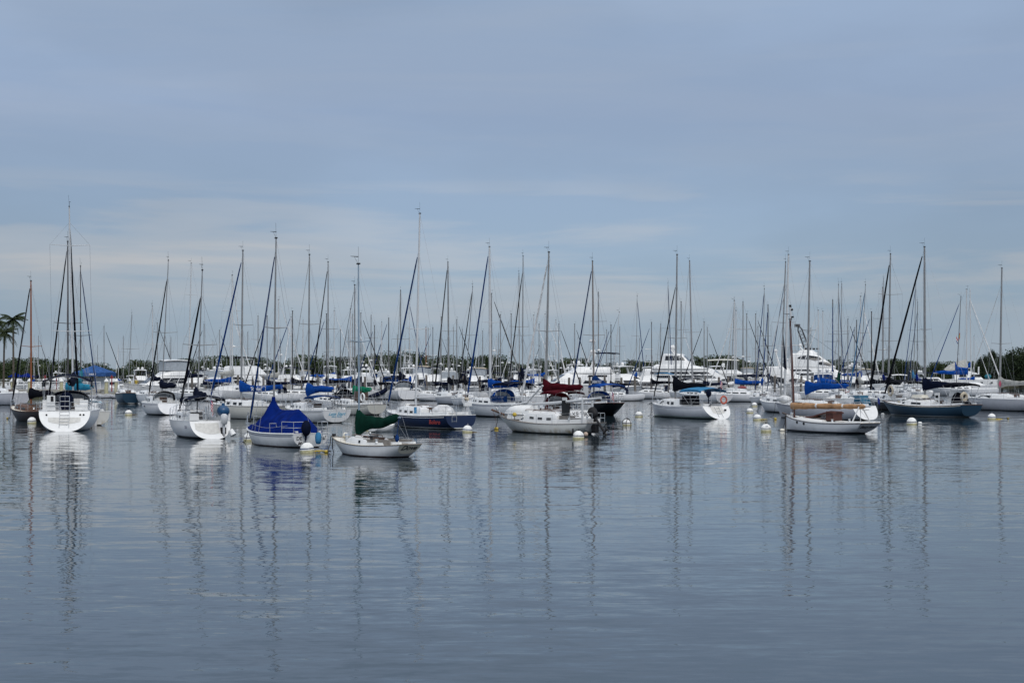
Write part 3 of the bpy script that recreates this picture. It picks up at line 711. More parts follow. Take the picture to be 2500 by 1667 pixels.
part(b, 'helm_pedestal', STEEL, lambda g: (g.tube([(-2.9, 0, .9), (-2.9, 0, 1.7)], .06, 8), g.torus((-3.0, 0, 1.7), .38, .018, 'x')))
part(b, 'rudder', WHITE, lambda g: g.box((-4.05, .30, .15), (.06, .18, .75)))
flag(b['t'], (-3.7, -.1, 2.25), .75, .55)
part(b, 'rope_coil', WIRE, lambda g: g.torus((-2.6, .95, 1.95), .22, .03, 'x'))
tr = b['transom']
side_text(b, '25.5', .20, INKG, .10, .30, shear=.2)
X, Y = b['W'](-2.2, -1.2)
t = thing('fender', 'round navy blue fender ball hanging right of the outboard sloop', 'fender', (XP(545, 86), 86, ZP(1003, 86)))
g = G(); g.ball((0, 0, 0), .34, 14, (1, 1, .95)); g.tube([(0, 0, .3), (0, 0, .42)], .09, 8); g.build('fender_body', mat('fender_blue', (.008, .06, .15), .35, .08), t, smooth=60)
t2 = G(); t2.tube([(0, 0, .4), (-.25, -.1, 1.0), (-.9, -.3, 1.15)], .013, 5); t2.build('rope', WIRE, t)

# white cruiser seen from dead astern
D = depth(1052)
b = boat(0, 0, 1052, 11.0, 'large white cruising sloop seen from astern, navy bimini, sloping transom and ladder', 'stern-on cruiser', hull='whiteblue', B=3.5, fm=1.22, fb=1.45, fs=1.20, ob=.7, os_=-.75, tr=.86, tb=-.04, dr=.4, pf=2.2,
         place=(XP(158, D) + 5.5 * math.cos(R(101)), D + 5.5 * math.sin(R(101)), R(101)), mast=170, top=505, topx=169, mmat=ALUW, mr=.10, furl='black', fk=.92, fr=.10, cab=(-.12, .30, .42), sprd=(.36, .80), spw=1.25, cover='navy', cl=3.6, rise=.5, boomz=2.75, seed=21, trm=WHITE)
h = b['h']
bimini(b['t'], h, -4.3, -2.1, 2.95, 1.45, CV['navy'], arch=.42, drop=.35); dodger(b['t'], h, -1.9, -.6, 1.5, 1.28, .95, CV['navy'])
a = h.sec(0, 12)
def TP(k, y, off=.02):
    top, bot = Vector((a[-1][0], 0, a[-1][2])), Vector((a[0][0], 0, a[0][2])); p = top.lerp(bot, k); return (p.x - off, y, p.z + off * .5)
part(b, 'boarding_ladder', STEEL, lambda g: ([g.tube([TP(.80, y, .05), TP(.35, y, .06), TP(0, y, .06), (TP(0, y, .06)[0] + .1, y, 2.1)], .018, 5) for y in (.28, -.28)],
     [g.tube([TP(k, .28, .05), TP(k, -.28, .05)], .016, 5) for k in (.65, .5, .35, .2, .02)], [g.tube([(-5.4, .28, zz), (-5.4, -.28, zz)], .016, 5) for zz in (1.5, 1.8, 2.1)]))
part(b, 'swim_step_inset', mat('worn_shade_gelcoat', (.62, .60, .56), .6, .1), lambda g: g.loft([[TP(.30, y, .004), TP(.62 - .12 * (y / .95) ** 2, y, .012)] for y in [-.95 + 1.9 * i / 12 for i in range(13)]]))
part(b, 'wheel_cover', CV['navy'], lambda g: g.loft([[(-4.4 + dx, .46 * math.cos(t_) * (1 if t_ < PI else .75), 1.75 + .55 * math.sin(t_) * (1.1 if t_ < PI else 1.6)) for t_ in [2 * PI * k / 16 for k in range(16)]] for dx in (0, .1)], closed=True, caps=True), 50)
part(b, 'stern_seat', WHITE, lambda g: [(g.box((-4.95, y, 1.42), (.5, .75, .35)), g.box((-5.0, y * 1.15, 1.72), (.08, .5, .3))) for y in (.95, -.95)])
part(b, 'outboard_on_rail', BLACK, lambda g: g.box((-5.35, .75, 1.95), (.04, .16, .30)))
part(b, 'rail_sign', WHITE, lambda g: g.box((-5.32, .82, 1.85), (.03, .48, .62)))
part(b, 'table_box', mat('worn_white_box', (.45, .44, .42), .6, .2), lambda g: g.box((-4.3, -.75, 1.7), (.8, .55, .5)))
part(b, 'stern_cleat', BLACK, lambda g: [g.ball(TP(.18, y, .02), .06, 8) for y in (1.05, -.92, -1.12)])

# dark wooden sloop far left
b = boat(28, 160, 1027, 7.6, 'dark wooden-hulled sloop with orange-brown varnished mast and black sail cover', 'varnished-mast sloop', hull='brown', B=2.4, fm=.72, fb=1.08, fs=.8, ob=1.0, os_=.5, tr=.6, tb=.1,
         mast=76, top=686, topx=75.5, mmat=WOODM, mr=.11, furl='black', fk=.97, fr=.10, cover='black', ce=132, rise=.2, boomz=1.85, low=.2, cab=(-.10, .30, .42), wins=((.15, .35), (.6, .75)), cabm=TEAK, deckm=CREAM, railm=TEAK, sprd=(.47,), spw=.8, seed=31)

# dark-masted sloop with turquoise cover, its outboard stern shows right of the cruiser
b = boat(116, 268, 1035, 8.4, 'white sloop with dark mast and turquoise sail cover, outboard on its stern', 'dark-mast sloop', hull='stained', B=2.7, fm=.85, fb=1.1, fs=.95, ob=.8, os_=.10, tr=.78, tb=.0, mast=166, top=590, topx=165.5, mmat=ALUD, mr=.10, furl='black', fk=.97, fr=.09,
         cover='turq', ce=228, rise=.05, boomz=2.4, cab=(-.12, .3, .42), sprd=(.50,), spw=1.05, seed=41)
part(b, 'outboard', mat('outboard_white', (.6, .6, .6), .35, .08), lambda g: (outboard(g, -4.2, .1, .75, 1.25), g.box((-4.3, .1, .25), (.2, .3, .5))), 50)
part(b, 'cockpit_cover', CV['turq'], lambda g: g.loft([[(x, y, 1.35 + .28 * math.cos(y) + .05 * math.sin(7 * x + 3 * y)) for y in (-.9, -.5, 0, .5, .9)] for x in (-3.4, -3.0, -2.4, -1.8, -1.2)]), 50)
part(b, 'stern_seat_frame', STEEL, lambda g: (g.box((-4.1, -.95, 1.75), (.3, .45, .04)), [g.tube([(-4.1 + dx, -.95 + dy, .9), (-4.1 + dx, -.95 + dy, 1.75)], .015, 4) for dx in (-.12, .12) for dy in (-.2, .2)]))

# turquoise-peaked sloop lying the other way
b = boat(228, 150, 1008, 8.5, 'far white sloop with grey mast, dark jib leaning right and teal sail cover', 'teal-cover sloop', mast=197, top=650, topx=196.5, furl='midblue', fk=.97, fr=.075, mmat=ALUD, cover='teal', cl=1.9, rise=1.1, boomz=2.6, sprd=(.48,), full=False, seed=43, mr=.085)

# sloop with oval windows at column 400
b = boat(361, 452, 1011, 7.6, 'white sloop with black furled jib, navy cover and slanted dark cabin windows', 'slanted-window sloop', hull='whiteboot', B=2.9, fm=1.0, fb=1.15, fs=1.0, ob=.35, os_=-.4, tr=.8, mast=407, top=636, topx=411, furl='black', fk=.88, fr=.095,
         cover='navy', ce=462, rise=.3, boomz=2.3, cab=(-.16, .40, .50), wins=((.55, .80, .05), (.45, .49), (.35, .41), (.2, .3)), wv=(.25, .72), sprd=(.47,), stripe=(.10, .14, INKG), seed=51, dod=('black', .8))
part(b, 'hull_port', GLASS, lambda g: g.box((-.6, b['h'].side(.43, .25)[1], .72), (.38, .03, .12)))

# white double-ended cruiser with blue lettered cover
b = boat(511, 700, 1021, 9.2, 'white cruising sloop with blue furled jib and bright blue lettered sail cover', 'blue-lettered-cover sloop', hull='cream', B=2.9, fm=.98, fb=1.22, fs=1.0, ob=.9, os_=.5, tr=.62, tb=.1, mast=589, top=612, topx=593, mr=.11, furl='fblue', fk=.95, fr=.11,
         cab=(-.22, .30, .44), wins=((.30, .60), (.68, .5, .07), (.80, .5, .07), (.15, .24)), wv=(.2, .7), railm=BROWNH, sprd=(.50,), spw=.95, boomz=2.15, cl=3.1, boom=True, cover=None, seed=61, hatch=WHITE)
for ch in b['t'].children:
    if ch.name.startswith('mast'): xm = sum(v.co.x for v in ch.data.vertices[:8]) / 8
CL_ = min((abs(b['px'](xm - c_) - 690), c_) for c_ in [1 + i * .05 for i in range(90)])[1]
rows = []
for i in range(19):
    f = i / 18; x = xm + .1 - CL_ * f; zt = 2.35 + .68 * math.exp(-f * 5.5) + .32 * f ** 2 + .3 * f * (1 - f); zb_ = 2.0 + .28 * f ** 1.5 + .05 * math.sin(f * 9); tk = .15 * (1 - .3 * f)
    rows.append([(x, tk * math.cos(2 * PI * k / 10), (zt + zb_) / 2 + (zt - zb_) / 2 * math.sin(2 * PI * k / 10)) for k in range(10)])
g = G(); g.loft(rows, closed=True, caps=True); sc = g.build('sail_cover', CV['blue'], b['t'], smooth=50)
lettering("'Stardust'", .42, (xm - CL_ * .42, .18, 2.30), (-1, 0, .0), (0, 0, 1), INKW, sc, .1)
part(b, 'ladder_frame', STEEL, lambda g: ([g.tube([(-4.0, y, 1.0), (-3.8, y, 2.5)], .02, 5) for y in (.9, .5)], [g.tube([(-4.0 + .2 * k / 1.5, .9, 1.0 + k), (-4.0 + .2 * k / 1.5, .5, 1.0 + k)], .02, 5) for k in (.3, .7, 1.1, 1.5)]))

# late start boat
b = boat(700, 857, 1029, 8.4, 'white sloop with bulging blue sail cover and light blue lettering on its transom', 'light-blue-lettered sloop', hull='whitered', B=2.9, fm=.86, fb=1.1, fs=.92, ob=.8, os_=.22, tr=.74, tb=.06, mast=753, top=622, topx=755.5, mr=.10, furl='grey', fk=.96, fr=.028,
         cab=(-.12, .30, .46), wins=((.62, .86), (.42, .47), (.25, .30)), wv=(.3, .65), sprd=(.53,), spw=.85, cover='blue', ce=815, rise=.2, boomz=2.2, low=.3, seed=71, stripe=(.12, .15, INK), hatch=BROWNH)
bimini(b['t'], b['h'], -2.6, -.9, 1.75, 1.05, CV['midblue'], arch=.12, drop=.14)
tr_text(b, 'Late Start', .33, INKB, k=.32, shear=.35); tr_text(b, 'Miami, Florida', .14, INKB, k=.54, shear=.3)
part(b, 'stern_rail_gear', BLACK, lambda g: [g.tube([(-4.0, y, 1.0), (-4.05, y + .05, 1.6)], .02, 5) for y in (.3, .1, -.15, -.4)])

# green-cover sloop with brown hatch, dinghy on davits behind it
b = boat(815, 944, 1011, 7.6, 'cream sloop with bright green sail cover and tall brown companionway', 'bright-green-cover sloop', hull='cream', B=2.6, fm=.80, fb=1.05, fs=.9, ob=.8, os_=.25, tr=.68, tb=.1, mast=866, top=696, topx=866, mr=.10, furl='black', fk=.97, fr=.035,
         cab=(-.08, .32, .46), wins=((.55, .66), (.32, .42), (.12, .2)), wv=(.3, .7), cover='pgreen', ce=908, rise=.15, boomz=1.95, low=.2, sprd=(.5,), stripe=(.12, .16, INK), seed=81, railm=BROWNH)
part(b, 'life_ring', WHITE, lambda g: g.torus((-2.6, .75, 1.5), .30, .07, 'y'), 50)
part(b, 'pilot_cover', BROWNH, lambda g: g.box((-1.0, 0, 1.6), (.5, 1.1, .75)))
def inflatable(name, label, loc, rz, Ln, wd, m, mb, tiltr=0.0, cat='dinghy'):
    t = thing(name, label, cat, loc, rz); t.rotation_euler = (0, tiltr, rz)
    g = G(); pts = [(-Ln / 2, wd / 2, 0), (Ln * .15, wd / 2, .02), (Ln * .36, wd * .36, .08), (Ln * .48, wd * .12, .16), (Ln * .5, 0, .18), (Ln * .48, -wd * .12, .16), (Ln * .36, -wd * .36, .08), (Ln * .15, -wd / 2, .02), (-Ln / 2, -wd / 2, 0)]
    g.tube(pts, [.08] + [.2] * 7 + [.08], 10); g.build('tube', m, t, smooth=60)
    g = G(); g.loft([[(x, y * k, -.12 - .12 * (1 - abs(k))) for k in (-1, -.5, 0, .5, 1)] for x, y in ((-Ln * .42, wd * .45), (0, wd * .45), (Ln * .3, wd * .33), (Ln * .44, .05))]); g.build('floor', mb, t, smooth=60)
    g = G(); g.box((-Ln * .42, 0, .02), (.05, wd * .8, .38)); g.build('transom_board', mb, t); return t
Dd = depth(1004)
inflatable('inflatable_dinghy', 'navy and white inflatable dinghy hoisted behind the bright-green-cover sloop', (XP(912, Dd), Dd, ZP(966, Dd)), R(8), 2.4, 1.1, CV['navy'], WHITE, R(-17))

# sloop with white boom between, mast 801
b = boat(757, 905, 999, 9.0, 'white sloop with navy canvas and bare white boom behind the light-blue-lettered sloop', 'bare-boom sloop', mast=801, top=640, topx=801, mr=.10, furl='black', fk=.96, fr=.095, cl=3.0, boomz=2.4, sprd=(.50,), full=False, dod=('navy', 1.0), seed=85)
inflatable('inflatable_dinghy', 'black dinghy hung from the stern of the bare-boom sloop', (XP(845, depth(1000)), depth(1000), ZP(963, depth(1000))), R(10), 2.6, 1.3, CV['black'], CV['navy'], 0)

# navy hull
b = boat(944, 1161, 1043, 8.6, 'navy blue sloop with white boom, white cabin and red script on its topside', 'navy-hull sloop', hull='navy', B=3.0, fm=.80, fb=1.08, fs=.88, ob=1.0, os_=-.10, tr=.76, tb=.02, mast=1015, top=522, topx=1025, mmat=ALUW, mr=.105, furl='midblue', fk=.80, fr=.095, ce=1110, boomz=1.92,
         cab=(-.14, .27, .52), wins=((.68, .77), (.46, .56), (.26, .36)), wv=(.28, .58), sprd=(.40,), spw=.95, stripe=(.10, .125, FL_W), seed=91, trm=None)
h = b['h']
side_text(b, 'Bolero', .38, INKR, .13, .38, shear=.4)
part(b, 'boarding_ladder', STEEL, lambda g: ([g.tube([(-4.33, y, .15), (-4.36, y, .9), (-4.33, y, 1.5)], .016, 5) for y in (.35, .70)], [g.tube([(-4.35, .35, z_), (-4.35, .70, z_)], .014, 5) for z_ in (.2, .5, .8, 1.1)]))
part(b, 'wheel_cover', CV['white'], lambda g: g.loft([[(-2.75 + dx, .55 * math.cos(a_), 1.0 + .50 * k_ * math.sin(a_) ** .6) for a_ in [PI * k / 10 for k in range(11)]] for dx, k_ in ((0, .85), (.2, 1), (.65, 1), (.85, .8))], caps=True), 40)
part(b, 'stern_horseshoe', WHITE, lambda g: g.box((-4.2, -.6, 1.55), (.2, .5, .22)), 50)
part(b, 'foredeck_vent', WHITE, lambda g: g.ball((1.75, 0, 1.35), .24, 10, (1, 1, .7)), 50)
part(b, 'winch', CV['sky'], lambda g: (g.tube([(-.9, 1.15, .95), (-.9, 1.15, 1.35)], .09, 8),))
hb_ = thing('dinghy', 'small white dinghy hull floating beyond the bow of the navy-hull sloop', 'dinghy', (XP(935, 96), 96, 0), R(60))
g = G(); hh_ = Hull(2.4, 1.2, .38, .5, .38, .3, .05, .7, dr=.1); hh_.hull(10).build('hull', WHITE, hb_, smooth=50); hh_.transom().build('transom', WHITE, hb_); hh_.deck(-.1, 8).build('floor', WHITE, hb_)

# white boat with blue dodger
b = boat(1139, 1312, 1016, 8.8, 'white sloop with thick white mast, blue furled jib and blue dodger', 'blue-dodger sloop', hull='whiteboot', B=3.2, fm=1.0, fb=1.25, fs=1.05, mast=1197, top=603, topx=1195, mmat=ALUW, mr=.15, furl='fblue', fk=.97, fr=.11, cover='blue', ce=1267, rise=.42, boomz=2.4,
         cab=(-.10, .34, .44), wins=((.10, .26), (.34, .50), (.62, .68), (.74, .79)), sprd=(.50,), spw=.85, seed=95, dod=('blue', 1.05), bim=('navy', -.44, -.16, 1.6), stripe=(.10, .14, INKG))
part(b, 'cockpit_weathercloth', CV['midblue'], lambda g: g.box((-2.6, 1.35, 1.45), (2.4, .03, .5)))
part(b, 'anchor', CV['beige'], lambda g: g.ball((3.9, .3, 1.35), .2, 8, (1.2, 1, .8)), 50)

# bare-topped stained boat with its mast lowered
b = boat(1217, 1480, 1056, 8.2, 'stained white sloop with its mast lowered flat and upturned dinghy on the foredeck', 'lowered-mast sloop', hull='stained', B=2.6, fm=.56, fb=.98, fs=.66, ob=1.4, os_=.45, tr=.60, tb=.16, deckm=GREYDECK, railm=mat('weathered_grey_wood', (.16, .14, .13), .8, .2, 9),
         cab=(-.20, .20, .62), wins=((.86, .94), (.57, .68), (.35, .46), (.13, .24)), wv=(.38, .60), hatch=GREYDECK, seed=99, trm=mat('chalky_transom', (.58, .58, .57), .5, .06))
h = b['h']
part(b, 'forward_cabin', WHITE, lambda g: g.box((2.1, 0, .95), (1.3, 1.2, .36), taper=.9))
P0 = Vector(b['loc'](1200, 988, 4.0)); P1 = Vector(b['loc'](1487, 971, -4.0)); P0.y = .1; P1.y = .1; MR_ = [.06, .085, .085, .085, .085, .085, .085, .08, .07]
part(b, 'lowered_mast', ALUW, lambda g: g.tube([P0 + (P1 - P0) * f - Vector((0, 0, .12 * math.sin(PI * f))) for f in [i / 8 for i in range(9)]], MR_, 8, sq=.8), 60)
part(b, 'lowered_boom', ALUW, lambda g: g.tube([P0 + (P1 - P0) * .20 + Vector((0, .25, -.1)), P0 + (P1 - P0) * .33 + Vector((0, .1, .02)), P0 + (P1 - P0) * .48 + Vector((.1, .0, .95))], .06, 6), 60)
for x in (-3.25, -3.55): part(b, 'stern_post', ALUW, lambda g: g.tube([(x, .62 if x < -3.4 else -.5, .5), (x, .62 if x < -3.4 else -.5, 2.02)], .065, 6))
part(b, 'mast_crutch', ALUW, lambda g: g.tube([(-3.25, -.5, 2.0), (-3.55, .62, 2.0)], .06, 6))
part(b, 'mast_support', ALUW, lambda g: g.tube([(.6, 0, 1.1), (.6, 0, 1.75)], .05, 6))
part(b, 'outboard', BLACK, lambda g: (outboard(g, -4.05, .15, .70, 1.3, R(-42)), g.box((-4.1, .15, .35), (.3, .3, .5))), 50)
part(b, 'bowsprit', TEAK, lambda g: (g.tube([(3.6, 0, 1.0), (4.7, 0, 1.28)], .06, 6), g.tube([(4.6, 0, 1.2), (4.3, .1, .9), (4.2, .05, .2), (4.25, 0, 0.0)], .014, 4)))
part(b, 'deck_anchor', STEEL, lambda g: (g.tube([(3.7, .2, 1.05), (4.1, .2, 1.45), (4.2, .05, 1.25)], .03, 5), g.box((4.0, .2, 1.3), (.25, .3, .04))))
part(b, 'handrail', TEAK, lambda g: [g.tube([(1.2, s * .55, 1.30), (1.1, s * .55, 1.36), (-1.0, s * .6, 1.36), (-1.1, s * .6, 1.30)], .018, 5) for s in (1, -1)])
part(b, 'cockpit_board', mat('plywood_grey', (.14, .13, .12), .8, .2, 5), lambda g: (g.box((-2.2, .55, .86), (1.4, .03, .38)), g.box((-3.1, .5, .80), (.8, .03, .3))))
part(b, 'sliding_hatch', GLASS, lambda g: g.box((-1.72, .1, 1.45), (.06, .62, .95)))
part(b, 'deck_box', mat('silver_box', (.45, .46, .47), .4, .1), lambda g: g.box((-3.35, .1, 1.55), (.6, .35, .30)), 50)
X, Y = b['W'](2.05, .05); t = thing('rowing_dinghy', 'white rowing dinghy upside down on the foredeck of the lowered-mast sloop', 'dinghy', (X, Y, .98), b['ang'] + PI)
g = G(); rows = []
for i in range(15):
    f = i / 14; bb = .58 * (1 - (abs(f - .62) / .62) ** 2.4 * .75 if f < .62 else 1 - ((f - .62) / .38) ** 2 * .25); x = -1.3 + 2.35 * f; top = .62 * (1 - ((.5 - f) / .5) ** 2 * .8 if f < .5 else 1) + .02
    rows.append([(x, bb * math.cos(a_), .08 + .05 * (1 - f) + (top - .08) * math.sin(a_) ** .75) for a_ in [PI * k / 12 for k in range(13)]])
g.loft(rows, caps=True); g.build('hull', WHITE, t, smooth=40)
for s in (1, -1): q = G(); q.tube([(r[0][0], s * r[0][1], r[0][2]) for r in rows], .025, 5); q.build('gunwale', WHITE, t)
q = G(); q.tube([(-1.3, 0, .25), (1.0, 0, .70)], .02, 5); q.build('keel_strip', WHITE, t)
X, Y = b['W'](1.75, .9); t = thing('float', 'yellow pot float on the side deck of the lowered-mast sloop', 'float', (X, Y, 1.05)); g = G(); g.ball((0, 0, 0), .13, 10); g.build('float_ball', YEL, t, smooth=60); g = G(); g.tube([(0, 0, -.12), (0, 0, -.3)], .02, 5); g.build('rope', BLACK, t)

# maroon canvas boat
b = boat(1268, 1452, 1040, 7.4, 'white sloop with maroon sail cover and maroon dodger, lettered stern', 'maroon-cover sloop', hull='white', B=2.8, fm=.95, fb=1.2, fs=1.12, ob=.6, os_=-.35, tr=.80, mast=1332, top=616, topx=1340, mr=.115, furl='white', fk=.95, fr=.10, cover='maroon', ce=1445, rise=.35, boomz=2.4, low=.1,
         cab=(-.10, .32, .46), sprd=(.48,), spw=.95, seed=101, dod=('maroon', 1.1), trm=WHITE)
bimini(b['t'], b['h'], -2.6, -.6, 2.2, 1.1, CV['maroon'], arch=.15, drop=.12)
tr_text(b, 'KE TIKI', .42, INK, k=.24, shear=0); part(b, 'stern_ladder', STEEL, lambda g: ([g.tube([(-3.7, y, .8), (-3.6, y, 1.9)], .018, 5) for y in (.2, -.2)], [g.tube([(-3.65, .2, z_), (-3.65, -.2, z_)], .015, 5) for z_ in (1.1, 1.4, 1.7)]))
part(b, 'rail_canvas', WHITE, lambda g: g.box((-3.3, .95, 1.65), (.5, .04, .6)))

# black hull
b = boat(1392, 1525, 1012, 9.6, 'black-hulled sloop with deep counter stern, blue lettered sail cover and blue bimini', 'black-hull sloop', hull='black', B=3.1, fm=.95, fb=1.2, fs=1.08, ob=1.0, os_=1.15, tr=.55, tb=.35, mast=1450, top=638, topx=1446.5, mmat=mat('mast_brown_grey', (.20, .18, .17), .5, .1), mr=.13, furl='midblue', fk=.96, fr=.10,
         cab=(-.12, .30, .42), cabm=WHITE, railm=TEAK, sprd=(.46,), spw=1.0, boomz=2.5, cl=2.0, seed=111, dod=('blue', .9), bim=('blue', -.46, -.18, 1.45), hatch=TEAK)
for ch in b['t'].children:
    if ch.name.startswith('mast'): xm = sum(v.co.x for v in ch.data.vertices[:8]) / 8
rows = []
for i in range(13):
    f = i / 12; x = xm + .12 - 2.3 * f; zt = 3.30 - .20 * f - .35 * f * f + .05 * math.sin(f * 8); zb_ = 2.42 + .02 * math.sin(f * 11); tk = .17 * (1 - .3 * f)
    rows.append([(x, tk * math.cos(2 * PI * k / 10), (zt + zb_) / 2 + (zt - zb_) / 2 * math.sin(2 * PI * k / 10)) for k in range(10)])
g = G(); g.loft(rows, closed=True, caps=True); sc = g.build('sail_cover', CV['midblue'], b['t'], smooth=50)
lettering("'GABAN TOO'", .36, (xm - 1.0, .19, 2.76), (-1, 0, 0), (0, 0, 1), INKW, sc, 0, spacing=.85)
part(b, 'radar_dome', WHITE, lambda g: g.lathe([(.001, 0), (.26, .03), (.28, .12), (.2, .24), (.001, .26)], 12, c=(xm + .35, 0, 6.1)), 50)
flag(b['t'], (-4.6, .2, 2.2), .9, .6)

# sugar-scoop sloop with light blue bimini
b = boat(1593, 1778, 1019, 8.6, 'white sloop with scooped stern, light blue bimini and black sail cover', 'scoop-stern sloop', hull='green_boot', B=3.05, fm=.92, fb=1.12, fs=.98, ob=.35, os_=-.85, tr=.80, tb=-.02, dr=.3, mast=1649, top=622, topx=1653, mr=.115, furl='black', fk=.80, fr=.075, cover='black', ce=1726, rise=.60, boomz=2.35, low=.25,
         cab=(-.16, .34, .50), wins=((.45, .84, .10), (.30, .40)), wv=(.22, .68), sprd=(.42,), spw=.95, seed=121, stripe=(.13, .16, INKG), trm=WHITE, pf=2.2)
h = b['h']; bimini(b['t'], h, -4.1, -1.2, 2.15, 1.2, CV['sky'], arch=.2, drop=.16)
part(b, 'cockpit_weathercloth', CV['black'], lambda g: (g.box((-2.5, 1.15, 1.28), (2.6, .04, .42)), g.box((-1.6, .4, 1.5), (1.0, .9, .5))))
part(b, 'rail_outboard', CV['navy'], lambda g: (outboard(g, -4.1, .6, 1.65, .85), g.ball((-4.25, .6, 1.95), .26, 10, (.9, .8, 1.1))), 50)
part(b, 'life_ring', ORANGE, lambda g: g.torus((-4.35, -.75, 1.45), .27, .07, 'x', mi=0), 50)
part(b, 'boarding_ladder', STEEL, lambda g: ([g.tube([TPp(h.sec(0, 12), .85, y, .05), TPp(h.sec(0, 12), .1, y, .05)], .018, 5) for y in (.2, -.2)], [g.tube([TPp(h.sec(0, 12), k, .2, .05), TPp(h.sec(0, 12), k, -.2, .05)], .015, 5) for k in (.2, .4, .6)]))
for y in (.8, -.8): part(b, 'stern_seat', WHITE, lambda g: g.box((-4.1, y, 1.05), (.45, .5, .2)))
a = h.sec(0, 12); part(b, 'swim_platform_shade', mat('worn_shade_gelcoat', (.55, .54, .51), .6, .1), lambda g: g.loft([[TPp(a, .02, y, .006), TPp(a, .60 - .2 * (y / .85) ** 2, y, .012)] for y in [-.55 + 1.1 * i / 12 for i in range(13)]]))  # flat grey panel, painted in for the shade inside the scooped stern
part(b, 'transom_panel', GLASS, lambda g: g.box((-4.72, -.62, .68), (.02, .22, .14)))
flag(b['t'], (-4.1, -.6, 3.05), .55, .5)
part(b, 'anchor', STEEL, lambda g: (g.tube([(4.3, 0, 1.15), (4.75, 0, 1.0)], .05, 5), g.box((4.8, 0, .95), (.2, .2, .05))))

# brown mast behind the scoop boat and others
b = boat(1655, 1790, 982, 10.0, 'white sloop with dark grey mast hidden behind the scoop-stern sloop', 'hidden grey-mast sloop', mast=1691, top=637, topx=1683.5, mmat=mat('mast_grey', (.26, .26, .27), .5, .1), mr=.15, furl='grey', fk=.97, fr=.03, cl=2.0, sprd=(.45,), full=False, boom=False, seed=123)

def mast_x(b):
    for ch in b['t'].children:
        if ch.name.split('.')[0] == 'mast': return sum(v.co.x for v in ch.data.vertices[:8]) / 8
# gaff catboat with tan sail
b = boat(1919, 2150, 1055, 6.9, 'white gaff catboat with brown mast, tan furled sail and lettered grey transom', 'tan-sail catboat', hull='whiteboot', B=2.4, fm=.56, fb=.90, fs=.62, ob=.10, os_=.60, tr=.68, tb=.08, mast=1936, top=780, topx=1929, mmat=WOODD, mr=.115, furl=None, fk=.95, boom=False, pulpit=False,
         cab=(-.04, .36, .20), wins=(), railm=BROWNH, sprd=(.999,), spw=.02, seed=131, trm=mat('grey_transom', (.38, .39, .42), .4, .05), deckm=CREAM)
h = b['h']; xm = mast_x(b)
pts = [Vector(b['loc'](1934 + 200 * f, 990 + 1.5 * f - (0 if f > .02 else 0), xm - 5.6 * f)) for f in [i / 20 for i in range(21)]]
for p in pts: p.y = .14
def tanr(i):
    f = i / 20; r = .185 - .07 * f; r += .015 * math.sin(i * 2.1)
    if i in (7, 14): r *= .80
    if i == 20: r *= .5
    return r
g = G(); rn = random.Random(3); rows = []
for i, p in enumerate(pts):
    r = tanr(i); rows.append([(p.x, p.y + r * .8 * math.cos(a_) * (1 + .08 * math.sin(3 * a_ + i)), p.z + r * math.sin(a_) - .03 * (1 if math.sin(a_) < -.5 else 0) + rn.uniform(-.008, .008)) for a_ in [2 * PI * k / 12 for k in range(12)]])
g.loft(rows, closed=True, caps=True); g.build('furled_sail', CV['tan'], b['t'], smooth=60)
for i in (7, 14): part(b, 'sail_tie', CV['white'], lambda g: g.tube([pts[i] - Vector((.05, 0, 0)), pts[i] + Vector((.05, 0, 0))], tanr(i) * 1.13, 10))
part(b, 'boom', ALUW, lambda g: g.tube([pts[0] - Vector((0, 0, .1)), pts[-1] + Vector((-.35, 0, 0))], .05, 8))
tb_ = Vector(b['loc'](1931, 782, xm)); tt = Vector(b['loc'](1929, 747, xm))
part(b, 'mast_tip', ALUW, lambda g: g.tube([tb_, tt], [.08, .055], 8), 50)
part(b, 'masthead_gear', BLACK, lambda g: (g.box(tuple(tt), (.12, .1, .14)), g.box(tuple(tb_ + Vector((-.12, 0, .2))), (.16, .08, .1)), g.ball(tuple(tb_ + Vector((-.1, 0, .65))), .07, 6)))
part(b, 'companion_slide', WOODD, lambda g: (g.box((-.55, 0, .98), (.6, .75, .55), taper=.97), g.sheet([[(x, y, zz + .06 * (1 - (y / .45) ** 2)) for y in (-.45, -.2, 0, .2, .45)] for x, zz in ((1.5, .86), (1.0, .92), (.6, 1.0), (.1, 1.13), (-.5, 1.25), (-.9, 1.20))], .09)), 50)
part(b, 'gunwale_band', WHITE, lambda g: [g.tube([(-3.4 + 6.8 * i / 24, s * (h.hb(i / 24) - .03), h.sz(i / 24) + .05) for i in range(25)], .045, 5) for s in (1, -1)], 50)
for tt_ in (.62, .73):
    p = h.side(tt_, .12); part(b, 'porthole', BLACK, lambda g: g.tube([(p[0], p[1] - .05, p[2]), (p[0], p[1] + .02, p[2])], .085, 14))
part(b, 'boom_gallows', ALUW, lambda g: (g.tube([(-2.7, .75, .65), (-2.75, .1, 1.75)], .04, 6), g.tube([(-2.7, -.75, .65), (-2.75, .1, 1.75)], .04, 6), g.tube([(-2.75, .1, .65), (-2.75, .1, 1.75)], .02, 5)))
part(b, 'bowsprit', BROWNH, lambda g: (g.tube([(3.2, 0, .95), (3.75, 0, 1.08)], .05, 6), g.tube([(3.5, 0, .95), (3.48, 0, .0)], .025, 5)))
tr_text(b, 'Betty Jane', .30, INK, k=.42, shear=.5)

